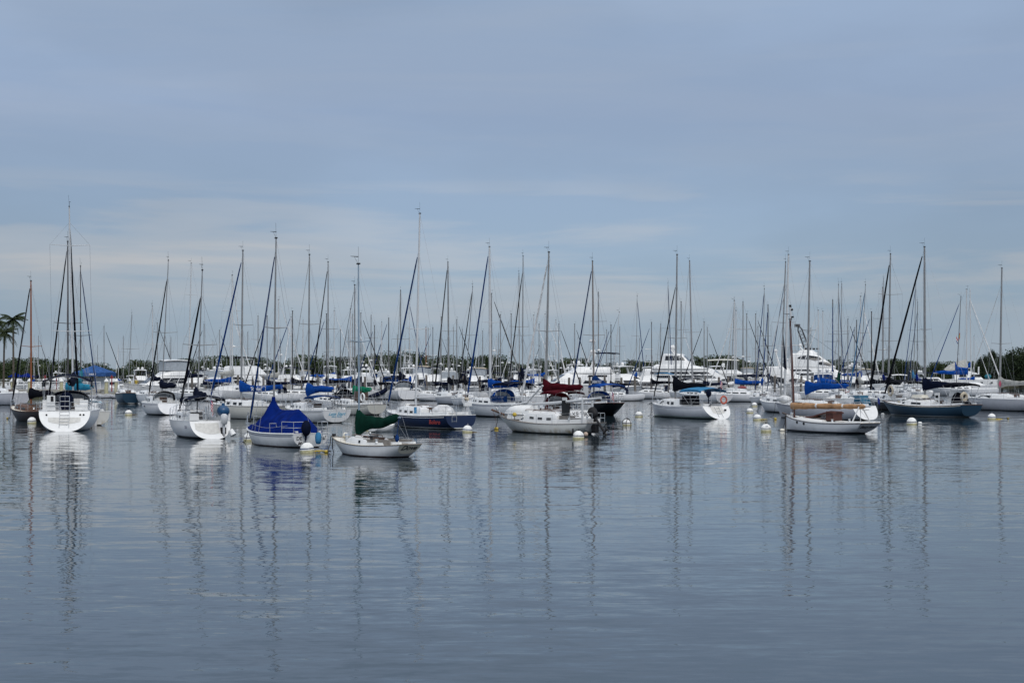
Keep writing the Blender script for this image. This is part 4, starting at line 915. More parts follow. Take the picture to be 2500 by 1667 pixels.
# slate blue
b = boat(2155, 2399, 1016, 10.0, 'slate blue-grey sloop with black furled jib, navy sail cover and curved stern', 'slate-blue sloop', hull='slate', B=3.3, fm=.86, fb=1.22, fs=1.02, ob=1.2, os_=.35, tr=.66, tb=.12, mast=2258, top=603, topx=2257, mr=.14, furl='black', fk=.97, fr=.13, cover='navy', ce=2352, rise=.5, boomz=2.4, low=.25,
         cab=(-.16, .24, .44), wins=((.30, .58), (.78, .86)), wv=(.25, .62), sprd=(.46,), spw=.65, stripe=(.05, .09, CREAM), seed=141, deckm=WHITE, railm=TEAK)
h = b['h']
part(b, 'cabin_top_box', CREAM, lambda g: g.box((.5, .2, 1.62), (1.2, .8, .25), taper=.85))
part(b, 'sliding_hatch', WHITE, lambda g: g.box((-1.5, .3, 1.45), (.5, .06, .95)))
part(b, 'hatch_window', GLASS, lambda g: (g.box((-1.5, .335, 1.62), (.3, .02, .22)), g.box((-1.5, .335, 1.25), (.3, .02, .16))))
part(b, 'spray_cover', CV['black'], lambda g: g.loft([[(x, .75 * math.cos(a_), 1.05 + hh * math.sin(a_)) for a_ in [PI * k / 8 for k in range(9)]] for x, hh in ((-3.4, .95), (-3.8, .85), (-4.2, .1))]), 50)
bimini(b['t'], h, -4.7, -2.9, 2.55, 1.15, CV['black'], arch=.14, drop=.12)
part(b, 'life_sling', CV['beige'], lambda g: g.torus((-4.75, .7, 1.65), .28, .12, 'x'), 50)
part(b, 'deck_gear', WHITE, lambda g: (g.ball((-1.2, .7, 2.0), .2, 8, (1, 1, .6)), g.box((-3.0, -.6, 1.9), (1.8, .5, .5), taper=.85)))
flag(b['t'], (5.6, 0, 1.6), .6, .5, 'blue')
# black hull behind it
b = boat(2122, 2262, 1001, 9.2, 'black-hulled sloop with white deck just behind the bow of the slate-blue sloop', 'black-hull white-deck sloop', hull='black', B=3.2, fm=1.0, fb=1.3, fs=1.1, ob=1.2, mast=2169, top=620, topx=2174, mr=.13, furl='black', fk=.95, fr=.15, cover='black', cl=2.6, rise=.3, boomz=2.5, cab=(-.16, .34, .46), wins=((.60, .70), (.35, .38, .0), (.2, .3)), stripe=(.05, .22, WHITE), sprd=(.38, .71), spw=1.25, seed=151, bim=('black', -.42, -.10, 1.6))
part(b, 'yellow_life_ring', CV['beige'], lambda g: g.torus((-2.3, 1.3, 1.85), .42, .10, 'y', mi=0), 50)
# long white sloop and its neighbour
b = boat(1894, 2138, 1022, 9.6, 'long white sloop with bright blue sail cover, broad transom and small grey lettering', 'blue-cover white sloop', hull='pearl', B=3.0, fm=.98, fb=1.18, fs=1.05, ob=.7, os_=-.6, tr=.82, dr=.3, mast=1971, top=638, topx=1977, mr=.12, furl=None, fk=.95, cover='blue', ce=2073, rise=.2, boomz=2.35, low=.45,
         cab=(-.14, .32, .42), sprd=(.50,), spw=.7, stripe=(.06, .11, INKG), seed=161, trm=WHITE, wins=((.2, .4), (.5, .7)))
side_text(b, 'GENESSE', .26, INKG, .17, .42, shear=0)
part(b, 'foredeck_sail_bag', CV['white'], lambda g: (g.ball((3.7, .1, 1.45), .5, 10, (1.5, .7, .6)), g.ball((2.2, .2, 1.6), .4, 8, (1, .8, .9))), 50)
part(b, 'transom_steps', mat('step_grey', (.5, .5, .48)), lambda g: [g.box((-4.85, 0, zz), (.3, .7, .04)) for zz in (.3, .55, .8)])
b = boat(1855, 2010, 1006, 9.4, 'white sloop left of the blue-cover one, with tall white mast and navy pennant', 'white-mast sloop', hull='whiteboot', mast=1916, top=622, topx=1925, mmat=ALUW, mr=.16, furl='white', fk=.80, fr=.065, cl=3.0, boomz=2.5, sprd=(.36,), spw=1.1, seed=171, cab=(-.14, .36, .44), wins=((.2, .4), (.55, .7)), boom=True)
part(b, 'navy_pennant', CV['navy'], lambda g: g.loft([[(mast_x(b) - .1, .2, 7.0 - 3.0 * f), (mast_x(b) - .12 - .62 * f, .2, 7.0 - 3.2 * f)] for f in (0.0, .3, .6, .85, 1.0)]))
b = boat(2065, 2010, 992, 9.0, 'white sloop behind the blue sail cover, grey double masthead', 'double-mast sloop', mast=2047, top=695, topx=2047, furl='midblue', fk=.9, fr=.06, full=False, seed=172, cover='green', cl=2.0, boomz=2.6)
b = boat(1870, 1960, 1000, 9.5, 'white sloop behind the white-mast sloop, second grey mast beside its mast', 'second grey-mast sloop', mast=1908, top=640, topx=1918, furl='midblue', fk=.85, fr=.06, full=False, seed=173, mr=.13)
# light blue hull
b = boat(2074, 2136, 985, 7.5, 'small light blue sloop with blue furled jib and grey deck cover', 'light-blue-hull sloop', hull='ltblue', mast=2101, top=695, topx=2113, furl='sky', fk=.95, fr=.085, fm=.95, cabm=WHITE, boom=True, cl=1.6, cover='grey', full=False, seed=181)
b = boat(2040, 2082, 982, 8.0, 'stern-on white sloop with ladder, left of the light-blue-hull sloop', 'ladder-stern sloop', hull='white', mast=2054, top=694, topx=2055, furl=None, fm=1.2, full=False, seed=182, os_=-.4, trm=WHITE)
part(b, 'boarding_ladder', ORANGE, lambda g: ([g.tube([(-4.1, y, .2), (-4.05, y, 1.6)], .03, 4) for y in (.3, -.1)], [g.tube([(-4.08, .3, z_), (-4.08, -.1, z_)], .03, 4) for z_ in (.5, .9, 1.3)]))
# right edge racer
b = boat(2352, 2580, 1001, 11.5, 'modern white sloop at the right edge, grey sail cover with pink diamond', 'right-edge sloop', hull='pearl', B=3.6, fm=1.10, fb=1.2, fs=1.05, ob=.25, os_=-.3, tr=.85, mast=2441, top=655, topx=2446, mmat=ALU, mr=.14, furl='white', fk=.86, fr=.05, cover='grey', cl=4.6, rise=.55, boomz=2.4, low=.25, cab=(-.18, .28, .42), wins=((.45, .86, .14),), wv=(.15, .75), sprd=(.40,), spw=1.2, seed=191)
part(b, 'pink_diamond', mat('pink_patch', (.55, .10, .16), .8), lambda g: g.poly([(mast_x(b) - .30, .22, 2.85), (mast_x(b) - .48, .20, 2.5), (mast_x(b) - .30, .22, 2.15), (mast_x(b) - .12, .24, 2.5)]))
# mid-distance ones
def mid(bow, stern, wl, L, label, short, **k): k.setdefault('full', False); k.setdefault('group', 'sailing boats moored in the middle distance'); return boat(bow, stern, wl, L, label, short, **k)
b = mid(1042, 936, 974, 9.0, 'white sloop with bow to the right, dark square windows and blue sail cover', 'bow-right sloop', hull='white', mast=1001, top=735, topx=999, mmat=ALUW, furl='midblue', fk=.97, fr=.085, cover='blue', cl=2.8, rise=.45, boomz=2.3, cab=(-.12, .30, .62), wins=((.08, .2), (.24, .38), (.42, .56), (.6, .74, .1)), wv=(.25, .8), seed=201, full=True, trm=WHITE)
bimini(b['t'], b['h'], -4.3, -1.6, 2.75, 1.1, CV['navy']); side_text(b, 'Sunny', .3, INKG, .07, .3, sg=-1)
b = mid(1060, 1165, 986, 8.8, 'white sloop with black furled jib and short black sail cover left of the blue-dodger sloop', 'short-black-cover sloop', hull='pearl', mast=1096, top=640, topx=1093.5, furl='black', fk=.97, fr=.12, cover='black', ce=1140, rise=.4, boomz=2.4, mr=.15, seed=211, cab=(-.1, .36, .46), wins=((.62, .82, .05), (.45, .58)), sprd=(.47,))
b = mid(1116, 1172, 989, 8.5, 'small white sloop with navy cover and black jib left of the thick white mast', 'navy-jib sloop', mast=1150, top=700, topx=1154, furl='black', fk=.97, fr=.09, cover='black', cl=1.9, rise=.8, boomz=2.3, seed=212)
b = mid(1238, 1330, 990, 10.5, 'white sloop with black jib and navy cover behind the blue-dodger sloop', 'twin-mast sloop', mast=1277, top=625, topx=1277, mr=.11, furl='black', fk=.9, fr=.10, cover='navy', cl=2.2, rise=1.0, boomz=3.0, seed=213, sprd=(.42,))
b = mid(1245, 1310, 984, 10.0, 'sloop with grey-brown mast just left of the twin-mast sloop', 'grey-brown mast sloop', mast=1268, top=668, topx=1267, mmat=mat('mast_brown_grey', (.20, .18, .17)), furl=None, seed=214, cover='navy', cl=2.4, boomz=2.6)
b = mid(1576, 1519, 963, 7.6, 'small white sloop, stern to the left, blue bimini and royal blue cover', 'blue-bimini sloop', hull='white', mast=1553, top=722, topx=1555.6, furl='midblue', fk=.95, fr=.10, cover='blue', cl=2.0, rise=.5, boomz=2.9, seed=221, fm=1.15, os_=-.7, trm=WHITE, bim=('navy', -.45, -.10, 1.5))
part(b, 'dark_blue_seat_cover', CV['blue'], lambda g: g.box((-3.0, -.2, 1.6), (.5, .9, 1.0)))
b = mid(1641, 1596, 965, 10.0, 'white sloop stern-on with dark lettered transom and blue bimini', 'dark-lettered-stern sloop', hull='white', mast=1632, top=690, topx=1631, furl='midblue', fk=.97, fr=.09, seed=222, fm=1.25, os_=-.7, trm=WHITE, bim=('sky', -.46, -.05, 2.1), boom=False)
tr_text(b, 'SEA\nMIST', .48, INK, k=.4, shear=0)
b = mid(1850, 1888, 985, 8.0, 'sloop with short royal blue sail cover left of the white-mast sloop', 'short-blue-cover sloop', mast=1868, top=705, topx=1866, furl='fblue', fk=.97, fr=.075, cover='blue', cl=1.3, rise=.3, boomz=2.3, seed=223, low=.2)
b = mid(300, 343, 984, 8.5, 'dark blue-hulled sloop, stern rounded, with white life ring', 'blue-hull stern sloop', hull='slate', mast=322, top=770, topx=322, furl=None, seed=224, fm=1.15, railm=TEAK, bim=None, boom=False)
part(b, 'life_ring', WHITE, lambda g: g.torus((-2.8, 1.3, 1.7), .35, .10, 'y'), 50)
b = mid(340, 420, 987, 9.0, 'white sloop stern right of the blue-hull stern, navy sail cover', 'navy-long-cover sloop', mast=373, top=748, topx=372, mmat=ALUW, furl=None, seed=225, cover='navy', cl=3.0, boomz=2.7, fm=1.1, mr=.12)
b = mid(-30, 74, 988, 8.4, 'white sloop hull entering at the left edge with dark slit windows', 'left-edge sloop', hull='pearl', mast=None, seed=226, fm=1.25, cab=(-.2, .35, .5), wins=((.15, .6),))
b = mid(2330, 2420, 955, 11, 'tall sloop with blue jib before the wooded right shore', 'shore sloop', mast=2347, top=724, topx=2346, mmat=ALUD, furl='fblue', fk=.95, fr=.10, cover='blue', cl=1.8, boomz=4.0, seed=227, place=(XP(2352, 250), 250, R(160)), sprd=(.36,), spw=1.6)
flag(b['t'], (1.0, 1.0, 9.3), .6, .8, 've', droop=1.0)
b = mid(2230, 2262, 972, 9, 'sloop with royal blue folded cover between the masts of the slate-blue sloop', 'folded-cover sloop', mast=2239, top=738, topx=2240, mmat=ALUD, furl='midblue', fk=.9, fr=.07, cover='royal', cl=1.8, boomz=2.4, seed=228)
b = mid(2214, 2256, 966, 9.5, 'sloop with blue jib leaning left behind the slate-blue sloop', 'blue-jib sloop', mast=2236, top=692, topx=2236, mr=.10, furl='fblue', fk=.97, fr=.085, seed=229, cover='sky', cl=1.8, boomz=2.8)
b = mid(2140, 2185, 968, 9.5, 'sloop with grey mast and royal blue cover left of the slate-blue sloop', 'royal-blue-cover sloop', mast=2160, top=680, topx=2157, furl=None, seed=230, cover='royal', cl=2.4, boomz=2.6, rise=.5)
b = mid(1395, 1425, 967, 9, 'far sloop with white mast and dark jib right of the black-hull sloop', 'white-mast far sloop', mast=1512, top=762, topx=1512, mmat=ALUW, furl='black', fk=.97, fr=.05, seed=231, place=(XP(1508, 260), 260, R(170))) 
b = mid(440, 500, 975, 10, 'tall white-masted sloop behind the outboard sloop, radar on its mast', 'white-mast tall sloop', mast=474, top=643, topx=467, mmat=ALUW, furl=None, seed=232, mr=.13, cover='navy', cl=2.6, boomz=3.0, sprd=(.42, .75), place=(XP(474, 205), 205, R(150)))

# catamaran
t = thing('catamaran', 'white cruising catamaran with blue covers moored below the wooded right shore', 'catamaran', (XP(2365, 369), 369, 0), R(-8), None)
g = G()
for sg in (1, -1):
    rows = [[(-6.4 + 12.8 * f, sg * (2.7 + (.85 * (1 if k > 3.5 else -1)) * (1 - f ** 3)), (2.2 if k in (1, 2) else 0) * 1) for k in (1, 3, 4, 2)] for f in (0, .3, .6, .85, 1)]
    rows = [[(x, sg * (2.7 + s2 * .85 * (1 - (i / 5) ** 3)), zz) for s2, zz in ((-1, 2.1), (-.7, -.2), (.7, -.2), (1, 2.1))] for i, x in enumerate([-6.4, -4, -1, 2, 4.6, 6.4])]
    g.loft(rows, closed=True, caps=True)
g.box((-.5, 0, 1.5), (9.5, 4.4, .9)); g.build('hull', WHITE, t, smooth=30)
g = G(); g.loft([[(x, -2.2, 2.0), (x - .1, -2.0, zz - .2), (x - .1, -1.5, zz), (x - .1, 1.5, zz), (x - .1, 2.0, zz - .2), (x, 2.2, 2.0)] for x, zz in ((-3.4, 4.0), (-.5, 4.1), (1.6, 3.6), (3.2, 2.05))], caps=True); ca_ = g.build('deckhouse', WHITE, t, smooth=30)
g = G(); g.box((1.3, -2.18, 2.95), (2.2, .12, .55), taper=.9); g.box((-1.6, -2.16, 2.9), (1.6, .10, .55)); g.build('window', GLASS, ca_)
for x in (4.6, 2.4, .6): g = G(); g.box((x, -3.56 if x < 4 else -3.45, 1.35), (.55, .08, .35)); g.build('hull_window', GLASS, t)
g = G(); g.box((-4.6, 0, 4.05), (2.8, 4.0, .14)); g.tube([(-5.8, -1.9, 2.0), (-5.8, -1.9, 4.0)], .07, 6); g.tube([(-5.8, 1.9, 2.0), (-5.8, 1.9, 4.0)], .07, 6); g.build('hardtop', WHITE, t)
g = G(); g.loft([[(x, y, 4.2 + hz * (1 - (y / 2) ** 2)) for y in (-2, -1, 0, 1, 2)] for x, hz in ((-5.6, .2), (-4.6, 1.1), (-3.0, 1.9), (-.4, 2.6), (-.35, .2))]); g.build('grey_awning', CV['grey'], t, smooth=50)
g = G(); g.tube([(.5, 0, 3.9), (.3, 0, 23.0)], [.16, .10], 8); g.tube([(.5, 0, 4.6), (-4.6, 0, 4.9)], .1, 6); g.build('mast', ALUW, t, smooth=50)
g = G(); cover_geom(.3, 4.9, -4.6, 5.0, .9, th=.25).v; g = cover_geom(.3, 4.9, -4.4, 5.0, .9, th=.25, seed=4); g.build('sail_cover', CV['blue'], t, smooth=50)
g = G()
for sg in (1, -1): g.tube([(.32, 0, 21), (-1.6, sg * 3.2, 2.1)], .02, 4); g.tube([(.32, 0, 20), (6.2, 0, 2.1)], .02, 4)
g.build('rigging', WIRE, t)
g = G(); g.ball((3.9, -2.7, 2.75), .55, 10, (1.4, .8, 1)); g.build('covered_dinghy_engine', CV['teal'], t, smooth=50)
g = G(); g.tube([(2.0, -1.5, 2.0), (2.0, -1.5, 5.0)], .17, 8); g.build('davit_post', WHITE, t)
flag(t, (-2.0, -.5, 13.0), .8, 1.3, 'es', droop=1.0)
LAND.append((2368, 'catamaran'))

# ------------------------------------------------------------------ mooring buoys and floats
BW = mat('buoy_white', (.76, .76, .74), .45, .12, 7)
BY = mat('buoy_waterline_scum', (.52, .48, .28), .7, .25, 8)
def buoy_mesh(stripe, bottom, cap=True):
    t = thing('mooring_buoy', 'x', 'buoy', (0, 0, 0))
    r = .305; prof = []; n = 12
    for i in range(n + 1):
        a = -.18 * PI + (.68 * PI) * i / n; prof.append((max(.001, r * math.cos(a)), .13 + r * 1.0 * math.sin(a)))
    g = G(); g.lathe([(.001, -.05)] + prof, 20); o = g.build('buoy_shell', BW, t, smooth=60)
    g = G(); g.lathe([(r * .90, -.10), (r * .985, -.02), (r * 1.008, .05), (r * 1.012, .10)], 20); g.build('waterline_band', BY if bottom != 'yel' else YEL, t, smooth=60)
    g = G(); g.lathe([(r * 1.008, .155), (r * 1.014, .165), (r * 1.008, .195), (r * 1.0, .197)], 20); g.build('stripe', CV['midblue'] if stripe == 'blue' else INK, t, smooth=60)
    g = G(); g.lathe([(r * .86, -.12), (r * .965, -.015), (r * .97, .012)], 20); g.build('weed_line', BLACK, t)
    g = G(); g.tube([(0, 0, .42), (0, 0, .50)], .035, 8); g.torus((0, 0, .50), .035, .012, 'y', 10, 5); g.build('mooring_eye', BLACK if not cap else WIRE, t)
    return t
protos = {('blue', ''): buoy_mesh('blue', ''), ('dark', ''): buoy_mesh('dark', '', False)}
used = set()
BU = [(750, 1104, 34, 'blue', 'yel', 'largest white buoy, blue stripe and yellow waterline, before the tarpaulin-covered boat', 1),
 (1141, 1055, 24, 'blue', '', 'white buoy with blue stripe against the stern of the navy-hull sloop', 1), (902, 1050, 0, 'blue', '', 'white buoy half hidden behind the green cover of the nearest daysailer', 0),
 (78, 1033, 0, 'dark', '', 'white buoy in front of the dark wooden-hulled sloop', 0), (314, 1013, 0, 'dark', '', 'white buoy alone between the dark-mast sloop and the slanted-window sloop', 1),
 (609, 1076, 0, 'dark', 'yel', 'white buoy with yellow and black rope at the bow of the tarpaulin-covered boat', 1), (1412, 1071, 28, 'dark', '', 'white buoy with black hose loop before the lowered-mast sloop', 2),
 (1531, 1038, 0, 'dark', '', 'white buoy wrapped with black straps right of the black-hull sloop', 3), (1560, 1017, 0, 'dark', '', 'white buoy between the strapped buoy and the scoop-stern sloop', 0),
 (1591, 962, 0, 'dark', '', 'far white buoy between the two stern-on white sloops', 0), (1812, 975, 0, 'dark', '', 'farthest small white buoy beside the light blue dinghy', 0),
 (1841, 983, 0, 'dark', '', 'small white buoy, upper one of the close pair left of the white-mast sloop', 0), (1842, 992, 0, 'dark', '', 'small white buoy, lower one of the close pair left of the white-mast sloop', 0),
 (1831, 1008, 0, 'dark', '', 'white buoy with dark stripe below the close pair', 0), (1849, 1025, 0, 'blue', 'yel', 'white buoy with blue stripe and yellow waterline left of the long white sloop', 0),
 (1870, 1053, 26, 'dark', '', 'white numbered buoy with dark stripe left of the tan-sail catboat', 4), (2226, 1036, 24, 'dark', '', 'white buoy in front of the slate-blue sloop', 0),
 (2421, 1023, 0, 'blue', '', 'white buoy with blue stripe below the right-edge sloop', 1), (1040, 968, 0, 'dark', '', 'small far white buoy at the bow of the bow-right sloop', 0)]
for px_, wl, wpx, st_, bt, lab, ex in BU:
    bt = ''
    D = depth(wl); key = (st_, bt) if (st_, bt) in protos else ('dark', ''); src = protos[key]
    sc = 1.0 if not wpx else wpx / F * D / .61
    o = src if key not in used else dup(src, (0, 0, 0), 0); used.add(key)
    o.location = (XP(px_, D), D, 0); o.scale = (sc,) * 3; o.rotation_euler = (R((px_ * 7) % 6 - 3), R((px_ * 13) % 8 - 4), px_); o['label'] = lab; o['group'] = 'mooring buoys'
    LAND.append((px_, None)) if False else None
    if ex == 1:
        g = G(); ca, sa = math.cos(-px_), math.sin(-px_)
        g.tube([(ca * (.28 + .1 * k) - sa * .02 * (k % 2), sa * (.28 + .1 * k) - .05, .02 + .015 * (k % 2)) for k in range(6)], [.05, .035, .05, .03, .03, .02], 6); g.build('mooring_rope', YEL if px_ in (750, 609) else mat('weedy_rope', (.10, .06, .01), .9, .3, 20), o)
    if ex == 2: g = G(); g.torus((0, -.30, .36), .17, .035, 'y'); g.build('hose_loop', BLACK, o, smooth=50)
    if ex == 3:
        g = G()
        for ax in (0, 1): g.tube([((.322 * math.cos(a_) if ax else .08), (.08 if ax else .322 * math.cos(a_)), .13 + .322 * math.sin(a_)) for a_ in [-.3 + (PI + .6) * k / 12 for k in range(13)]], .022, 5)
        g.build('strap', BLACK, o)
    if ex == 4:
        o.rotation_euler = (0, 0, 0); lettering('68', .13, (0, -.27, .30), (1, 0, 0), (0, .35, 1), INKG, o)
D = depth(1066); t = thing('float', 'small round float lashed to the hose-looped buoy', 'float', (XP(1430, D), D, .14)); g = G(); g.ball((0, 0, 0), .13, 12); g.build('float_ball', mat('dirty_float', (.42, .32, .25), .8, .2), t, smooth=60); g = G(); g.tube([(-.1, 0, -.05), (.02, -.1, -.18)], .03, 6); g.build('rope', BLACK, t)
for px_, wl, m_, s_, lab in ((797, 1105, YEL, 1.0, 'yellow float at the bow of the nearest daysailer'), (18, 1022, YEL, .9, 'yellow float left of the dark wooden-hulled sloop'), (1212, 1048, YEL, 1.3, 'yellow float below the bow of the lowered-mast sloop'),
                        (2461, 1023, YEL, .9, 'yellow float far right beside a striped buoy'), (2246, 1034, BW, 1.2, 'small white float right of the buoy before the slate-blue sloop'), (2155, 1012, BW, 1.2, 'small white float at the bow of the slate-blue sloop'),
                        (1597, 1016, BW, 1.1, 'small white float under the bow of the scoop-stern sloop'), (1893, 1024, YEL, 1.2, 'yellow float below the bow of the long white sloop'), (1910, 1052, CREAM, 1.3, 'cream float at the bow of the tan-sail catboat'), (366, 998, YEL, 1.0, 'yellow float on the bow line of the slanted-window sloop')):
    D = depth(wl); t = thing('float', lab, 'float', (XP(px_, D), D, .05), px_, 'small floats on mooring lines')
    g = G(); g.ball((0, 0, 0), .085 * s_, 10, (1.5, 1, .9)); g.build('float_ball', m_, t, smooth=60)
    g = G(); g.tube([(.1 * s_, 0, .02), (.28, .05, .03), (.45, -.03, .02)], .025, 5); g.build('rope', BLACK, t)

# ------------------------------------------------------------------ the marina behind
AUTO = []                                        # (object, photo column, what it is) labelled at the end by the masts around it
def auto(o, px_, what): AUTO.append((o, px_, what))
rnd = random.Random(77)
def yacht(Ln, wd, hb_, tiers, name, cat, top=None, arch=None, awn=None, dome=2, rail=True, hullm=None, tower=False, stern_dark=True):
    """motor yacht, bow +x. tiers: (x0, x1, z0, z1, rake_front, rake_aft, half width, windows) from below up"""
    t = thing(name, 'x', cat, (0, 0, 0)); wd2 = wd / 2
    g = G(); rows = []
    for i in range(13):
        f = i / 12; x = -Ln / 2 + Ln * f; b = wd2 * (.92 + .08 * math.sin(f * 3)) * (1 - max(0, (f - .5) / .5) ** 2.3); b = max(b, .03); zz = hb_ * (.80 + .55 * max(0, f - .25) ** 1.4)
        bw = b * (.86 - .45 * f * f); xb = x - .12 * Ln * f ** 4
        rows.append([(x, -b, zz), (x + (xb - x) * .5, -(b * .55 + bw * .45), zz * .45), (xb, -bw, 0), (xb, -bw * .7, -.3), (xb, bw * .7, -.3), (xb, bw, 0), (x + (xb - x) * .5, b * .55 + bw * .45, zz * .45), (x, b, zz)])
    g.loft(rows, closed=True, caps=True); ho = g.build('hull', hullm or YHULL, t, smooth=35)
    g = G(); 
    for sg in (1, -1): g.tube([(r[0][0], sg * (abs(r[0][1]) + .01), r[0][2] - .02) for r in rows], .05, 4)
    g.build('rub_rail', STEEL, ho)
    for (x0, x1, z0, z1, rf, ra, hw, wins) in tiers:
        g = G(); n = 8; rws = []
        for i in range(n + 1):
            f = i / n; x = x0 + (x1 - x0) * f; k = 1 - .22 * max(0, (f - .55) / .45) ** 2
            lo = x; hi = x0 + ra + (x1 - rf - x0 - ra) * f
            def XZ(u): return lo + (hi - lo) * u
            half = [(XZ(0), hw * k, z0), (XZ(.55), hw * k * .97, z0 + (z1 - z0) * .55), (XZ(.92), hw * k * .90, z0 + (z1 - z0) * .92), (XZ(1), hw * k * .80, z1), (XZ(1), 0, z1 + .08)]
            rws.append(half + [(p[0], -p[1], p[2]) for p in half[-2::-1]])
        g.loft(rws, caps=True); o = g.build('deckhouse', WHITE, t, smooth=30)
        def PS(f, v, off=.03):
            x = x0 + (x1 - x0) * f; k = 1 - .22 * max(0, (f - .55) / .45) ** 2; hi = x0 + ra + (x1 - rf - x0 - ra) * f
            return (x + (hi - x) * v, (hw * k * (1 - .03 * v / .55) if v < .55 else hw * k * (.97 - .07 * (v - .55) / .37)) + off, z0 + (z1 - z0) * v)
        for wn in wins:
            if wn[0] == 'front':
                g = G(); k = .78 * hw * .97
                xf = lambda v: x1 - rf * v + .03
                g.poly([(xf(wn[1]), -k, z0 + (z1 - z0) * wn[1]), (xf(wn[1]), k, z0 + (z1 - z0) * wn[1]), (xf(wn[2]), k * .93, z0 + (z1 - z0) * wn[2]), (xf(wn[2]), -k * .93, z0 + (z1 - z0) * wn[2])]); g.build('windscreen', GLASS, o)
            elif wn[0] == 'aft':
                g = G(); g.poly([(x0 + ra * wn[1] - .03, -hw * .8, z0 + (z1 - z0) * wn[1]), (x0 + ra * wn[1] - .03, hw * .8, z0 + (z1 - z0) * wn[1]), (x0 + ra * wn[2] - .03, hw * .8, z0 + (z1 - z0) * wn[2]), (x0 + ra * wn[2] - .03, -hw * .8, z0 + (z1 - z0) * wn[2])]); g.build('aft_door', GLASS, o)
            elif wn[0] == 'oval':
                for sg in (1, -1):
                    g = G(); _, f0, f1, v0, v1 = wn; pts = []
                    for k in range(20):
                        a_ = 2 * PI * k / 20; ff = (f0 + f1) / 2 + (f1 - f0) / 2 * math.cos(a_); vv = (v0 + v1) / 2 + (v1 - v0) / 2 * (math.sin(a_) if math.sin(a_) > 0 else math.sin(a_) * (.35 + .5 * (math.cos(a_) > 0)))
                        p = PS(ff, vv, .10); pts.append((p[0], sg * p[1], p[2]))
                    mc = tuple(sum(p[j] for p in pts) / 20 for j in range(3)); ci = g.pt((mc[0], mc[1] + sg * .04, mc[2])); pi_ = [g.pt(p) for p in pts]; [g.face((ci, pi_[k], pi_[(k + 1) % 20])) for k in range(20)]; g.build('window', GLASS, o)
            else:
                for sg in (1, -1):
                    _, f0, f1, v0, v1, nseg = wn; g = G()
                    for k in range(nseg):
                        a0 = f0 + (f1 - f0) * (k + .04) / nseg; a1 = f0 + (f1 - f0) * (k + .96) / nseg
                        g.poly([(p[0], sg * p[1], p[2]) for p in (PS(a0, v0), PS((a0 + a1) / 2, v0), PS(a1, v0), PS(a1, v1), PS((a0 + a1) / 2, v1), PS(a0, v1))])
                    g.build('window', GLASS, o)
    if arch:
        x, z0, z1, hw = arch; g = G()
        for sg in (1, -1): g.tube([(x + .5, sg * hw, z0), (x - .2, sg * hw * .9, z1)], [.16, .11], 6)
        g.tube([(x - .2, -hw * .9, z1), (x - .2, hw * .9, z1)], .13, 6); ao = g.build('radar_arch', WHITE, t)
        for k in range(dome):
            g = G(); g.ball((x - .2, (-.55 + k * 1.0) * hw * .7, z1 + .38), .27 + .06 * k, 8, (1, 1, 1.1)); g.build('radar_dome', WHITE, ao, smooth=50)
        g = G(); g.tube([(x, hw * .7, z1), (x - .5, hw * .7, z1 + 2.6)], .02, 4); g.tube([(x, -hw * .7, z1), (x - .7, -hw * .7, z1 + 2.2)], .02, 4); g.build('antenna', WHITE, ao)
    if top:
        x0, x1, zt, hw, m_ = top; g = G()
        g.sheet([[(x0 + (x1 - x0) * i / 5, hw * k, zt + .14 * (1 - k * k) + .10 * math.sin(PI * i / 5)) for k in (-1, -.6, 0, .6, 1)] for i in range(6)], .07); to = g.build('hardtop', m_, t, smooth=40)
        g = G(); zz = top[2]
        for sg in (1, -1):
            for x in (x0 + .3, x1 - .3): g.tube([(x, sg * hw * .92, tiers[-1][3] - .1), (x, sg * hw * .95, zz)], .035, 5)
        g.build('top_frame', STEEL, to)
    if awn:
        x0, x1, z0, z1, hw, m_ = awn; g = G()
        g.loft([[(x, -hw, z0), (x, -hw * .96, z1 - .12), (x, -hw * .6, z1), (x, hw * .6, z1), (x, hw * .96, z1 - .12), (x, hw, z0)] for x in (x0, (x0 + x1) / 2, x1)], caps=True); g.build('enclosure', m_, t, smooth=30)
    if tower:
        g = G(); zb = tiers[-1][3]
        for a_ in (-.9, .9):
            for b_ in (-.8, .8): g.tube([(a_ - .5, b_ * 1.2, zb - .2), (a_ * .45 - .5, b_ * .6, zb + 3.6)], .035, 4)
        for zz in (1.2, 2.4, 3.5): k = 1 - zz / 7; g.torus((-.5, 0, zb + zz), .95 * k + .1, .03, 'z', 8, 4)
        g.tube([(-1.4, -.9, zb), (.2, .6, zb + 3.5)], .025, 4); g.tube([(.4, -.9, zb), (-1.1, .6, zb + 3.5)], .025, 4)
        g.build('tuna_tower', STEEL, t)
        g = G(); g.box((-.5, 0, zb + 4.6), (1.4, 1.3, .08)); g.box((-.5, 0, zb + 2.4), (1.6, 1.5, .06)); g.build('tower_top', WHITE, t)
    if rail:
        g = G(); pr = [(r[0][0], abs(r[0][1]) * .93, r[0][2]) for r in rows[5:]]
        for sg in (1, -1):
            g.tube([(p[0], sg * p[1], p[2] + .7) for p in pr], .025, 4)
            for p in pr: g.tube([(p[0], sg * p[1], p[2]), (p[0], sg * p[1], p[2] + .7)], .018, 4)
        g.build('bow_rail', STEEL, t)
    return t
YHULL = hullmat('yacht_hull', (.74, .74, .74), (.02, .02, .03), (.05, .06, .09), .02, .10)
YCRM = hullmat('yacht_hull_cream', (.62, .59, .52), (.02, .02, .03), (.05, .05, .06), .02, .10)
YNAV = hullmat('yacht_hull_navy', (.012, .018, .04), (.02, .02, .03), None, .02, .10)

